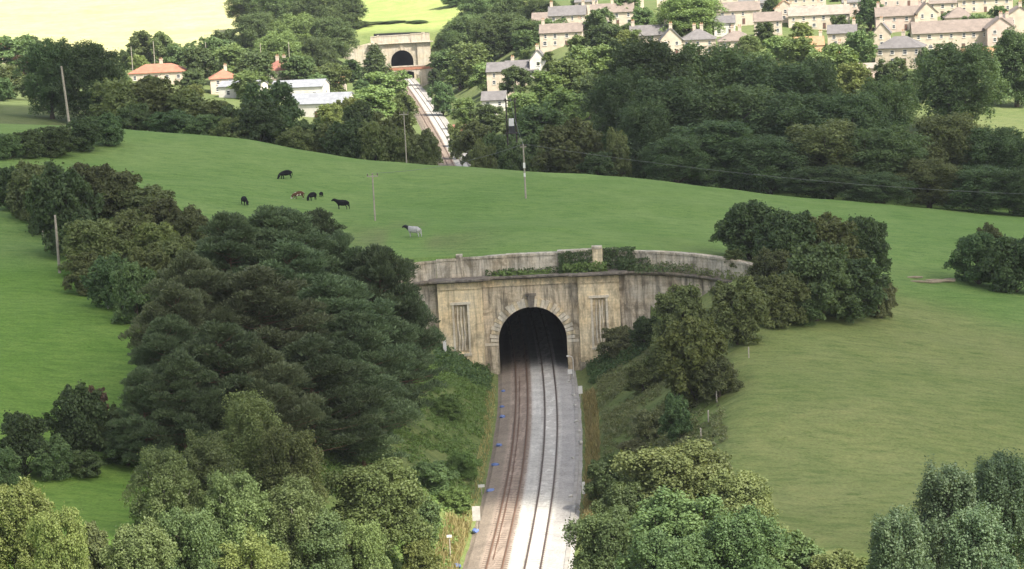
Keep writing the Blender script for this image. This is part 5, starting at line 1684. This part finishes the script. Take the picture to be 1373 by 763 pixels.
# ------------------------------------------------------------------ cloud that shades the middle of the valley
m, nt, b = new_mat('cloud_vapour')
b.inputs['Base Color'].default_value = (0.9, 0.9, 0.9, 1)
b.inputs['Roughness'].default_value = 1.0
tb = N(nt, 'ShaderNodeBsdfTransparent')
ms = N(nt, 'ShaderNodeMixShader'); ms.inputs[0].default_value = 0.30
nt.links.new(tb.outputs[0], ms.inputs[1]); nt.links.new(b.outputs[0], ms.inputs[2])
nt.links.new(ms.outputs[0], nt.nodes['Material Output'].inputs[0])
CLOUD = m
bm = bmesh.new()
CH = 650.0


def puff(gx_, gy_, r, flat=.5):
    c = Vector((gx_, gy_, 10)) + SUN * (CH / SUN.z + random.uniform(0, 60))
    rr = bmesh.ops.create_icosphere(bm, subdivisions=2 if r > 15 else 1, radius=1)
    for v in rr['verts']:
        v.co = Vector((v.co.x * r, v.co.y * r, v.co.z * r * flat)) * random.uniform(.88, 1.1) + c


def cloud_edge_near(x_):
    return float(np.interp(x_, [-60, -22, -12, 10, 20, 60], [176, 180, 226, 226, 184, 176]))


def cloud_edge_far(x_):
    return float(np.interp(x_, [-40, 0, 90, 125, 200], [565, 600, 600, 525, 500]))


def room(x_, y_):
    """distance from a point of the shaded ground to the edge of the shade"""
    xs = x_ + np.arange(-44, 45, 4.0)
    e0 = np.array([cloud_edge_near(q) for q in xs]); e1 = np.array([cloud_edge_far(q) for q in xs])
    if y_ < cloud_edge_near(x_) or y_ > cloud_edge_far(x_):
        return -1.0
    dn = np.min(np.hypot(xs - x_, np.maximum(y_ - e0, 0))); df = np.min(np.hypot(xs - x_, np.maximum(e1 - y_, 0)))
    return min(dn, df)


k_ = 0
while k_ < 620:
    gx_, gy_ = random.uniform(-200, 235), random.uniform(178, 605)
    if k_ < 240: gy_ = random.uniform(178, 270); gx_ = random.uniform(-90, 100)
    r_ = room(gx_, gy_)
    if r_ < 3: continue
    puff(gx_, gy_, min(42.0, r_ * random.uniform(.8, 1.05) + 1.5))
    k_ += 1
me = bpy.data.meshes.new('cloud'); bm.to_mesh(me); bm.free(); me.materials.append(CLOUD)
tag(link('cloud', me), 'broad white cloud high over the valley, outside the picture', 'cloud', kind='structure')
hz = MB()
hz.box(-1510, 1510, -710, 2310, float(GZ.min()) - 1.5, max(float(GZ.max()), 62.0) + 3)
m = bpy.data.materials.new('thin_haze'); m.use_nodes = True; nt = m.node_tree
nt.nodes.remove(nt.nodes['Principled BSDF'])
pv = N(nt, 'ShaderNodeVolumePrincipled')
pv.inputs['Color'].default_value = (0.90, 0.94, 1.0, 1); pv.inputs['Density'].default_value = HAZE; pv.inputs['Anisotropy'].default_value = 0.2
nt.links.new(pv.outputs[0], nt.nodes['Material Output'].inputs['Volume'])
if HAZE > 0:
    tag(hz.build('haze', m), 'thin summer haze filling the valley', 'haze', kind='stuff')
print('GZ', GZ.min(), GZ.max())
for q in LOG:
    if q[3] > 30 or q[3] < 1.6: print('CHECK', q)
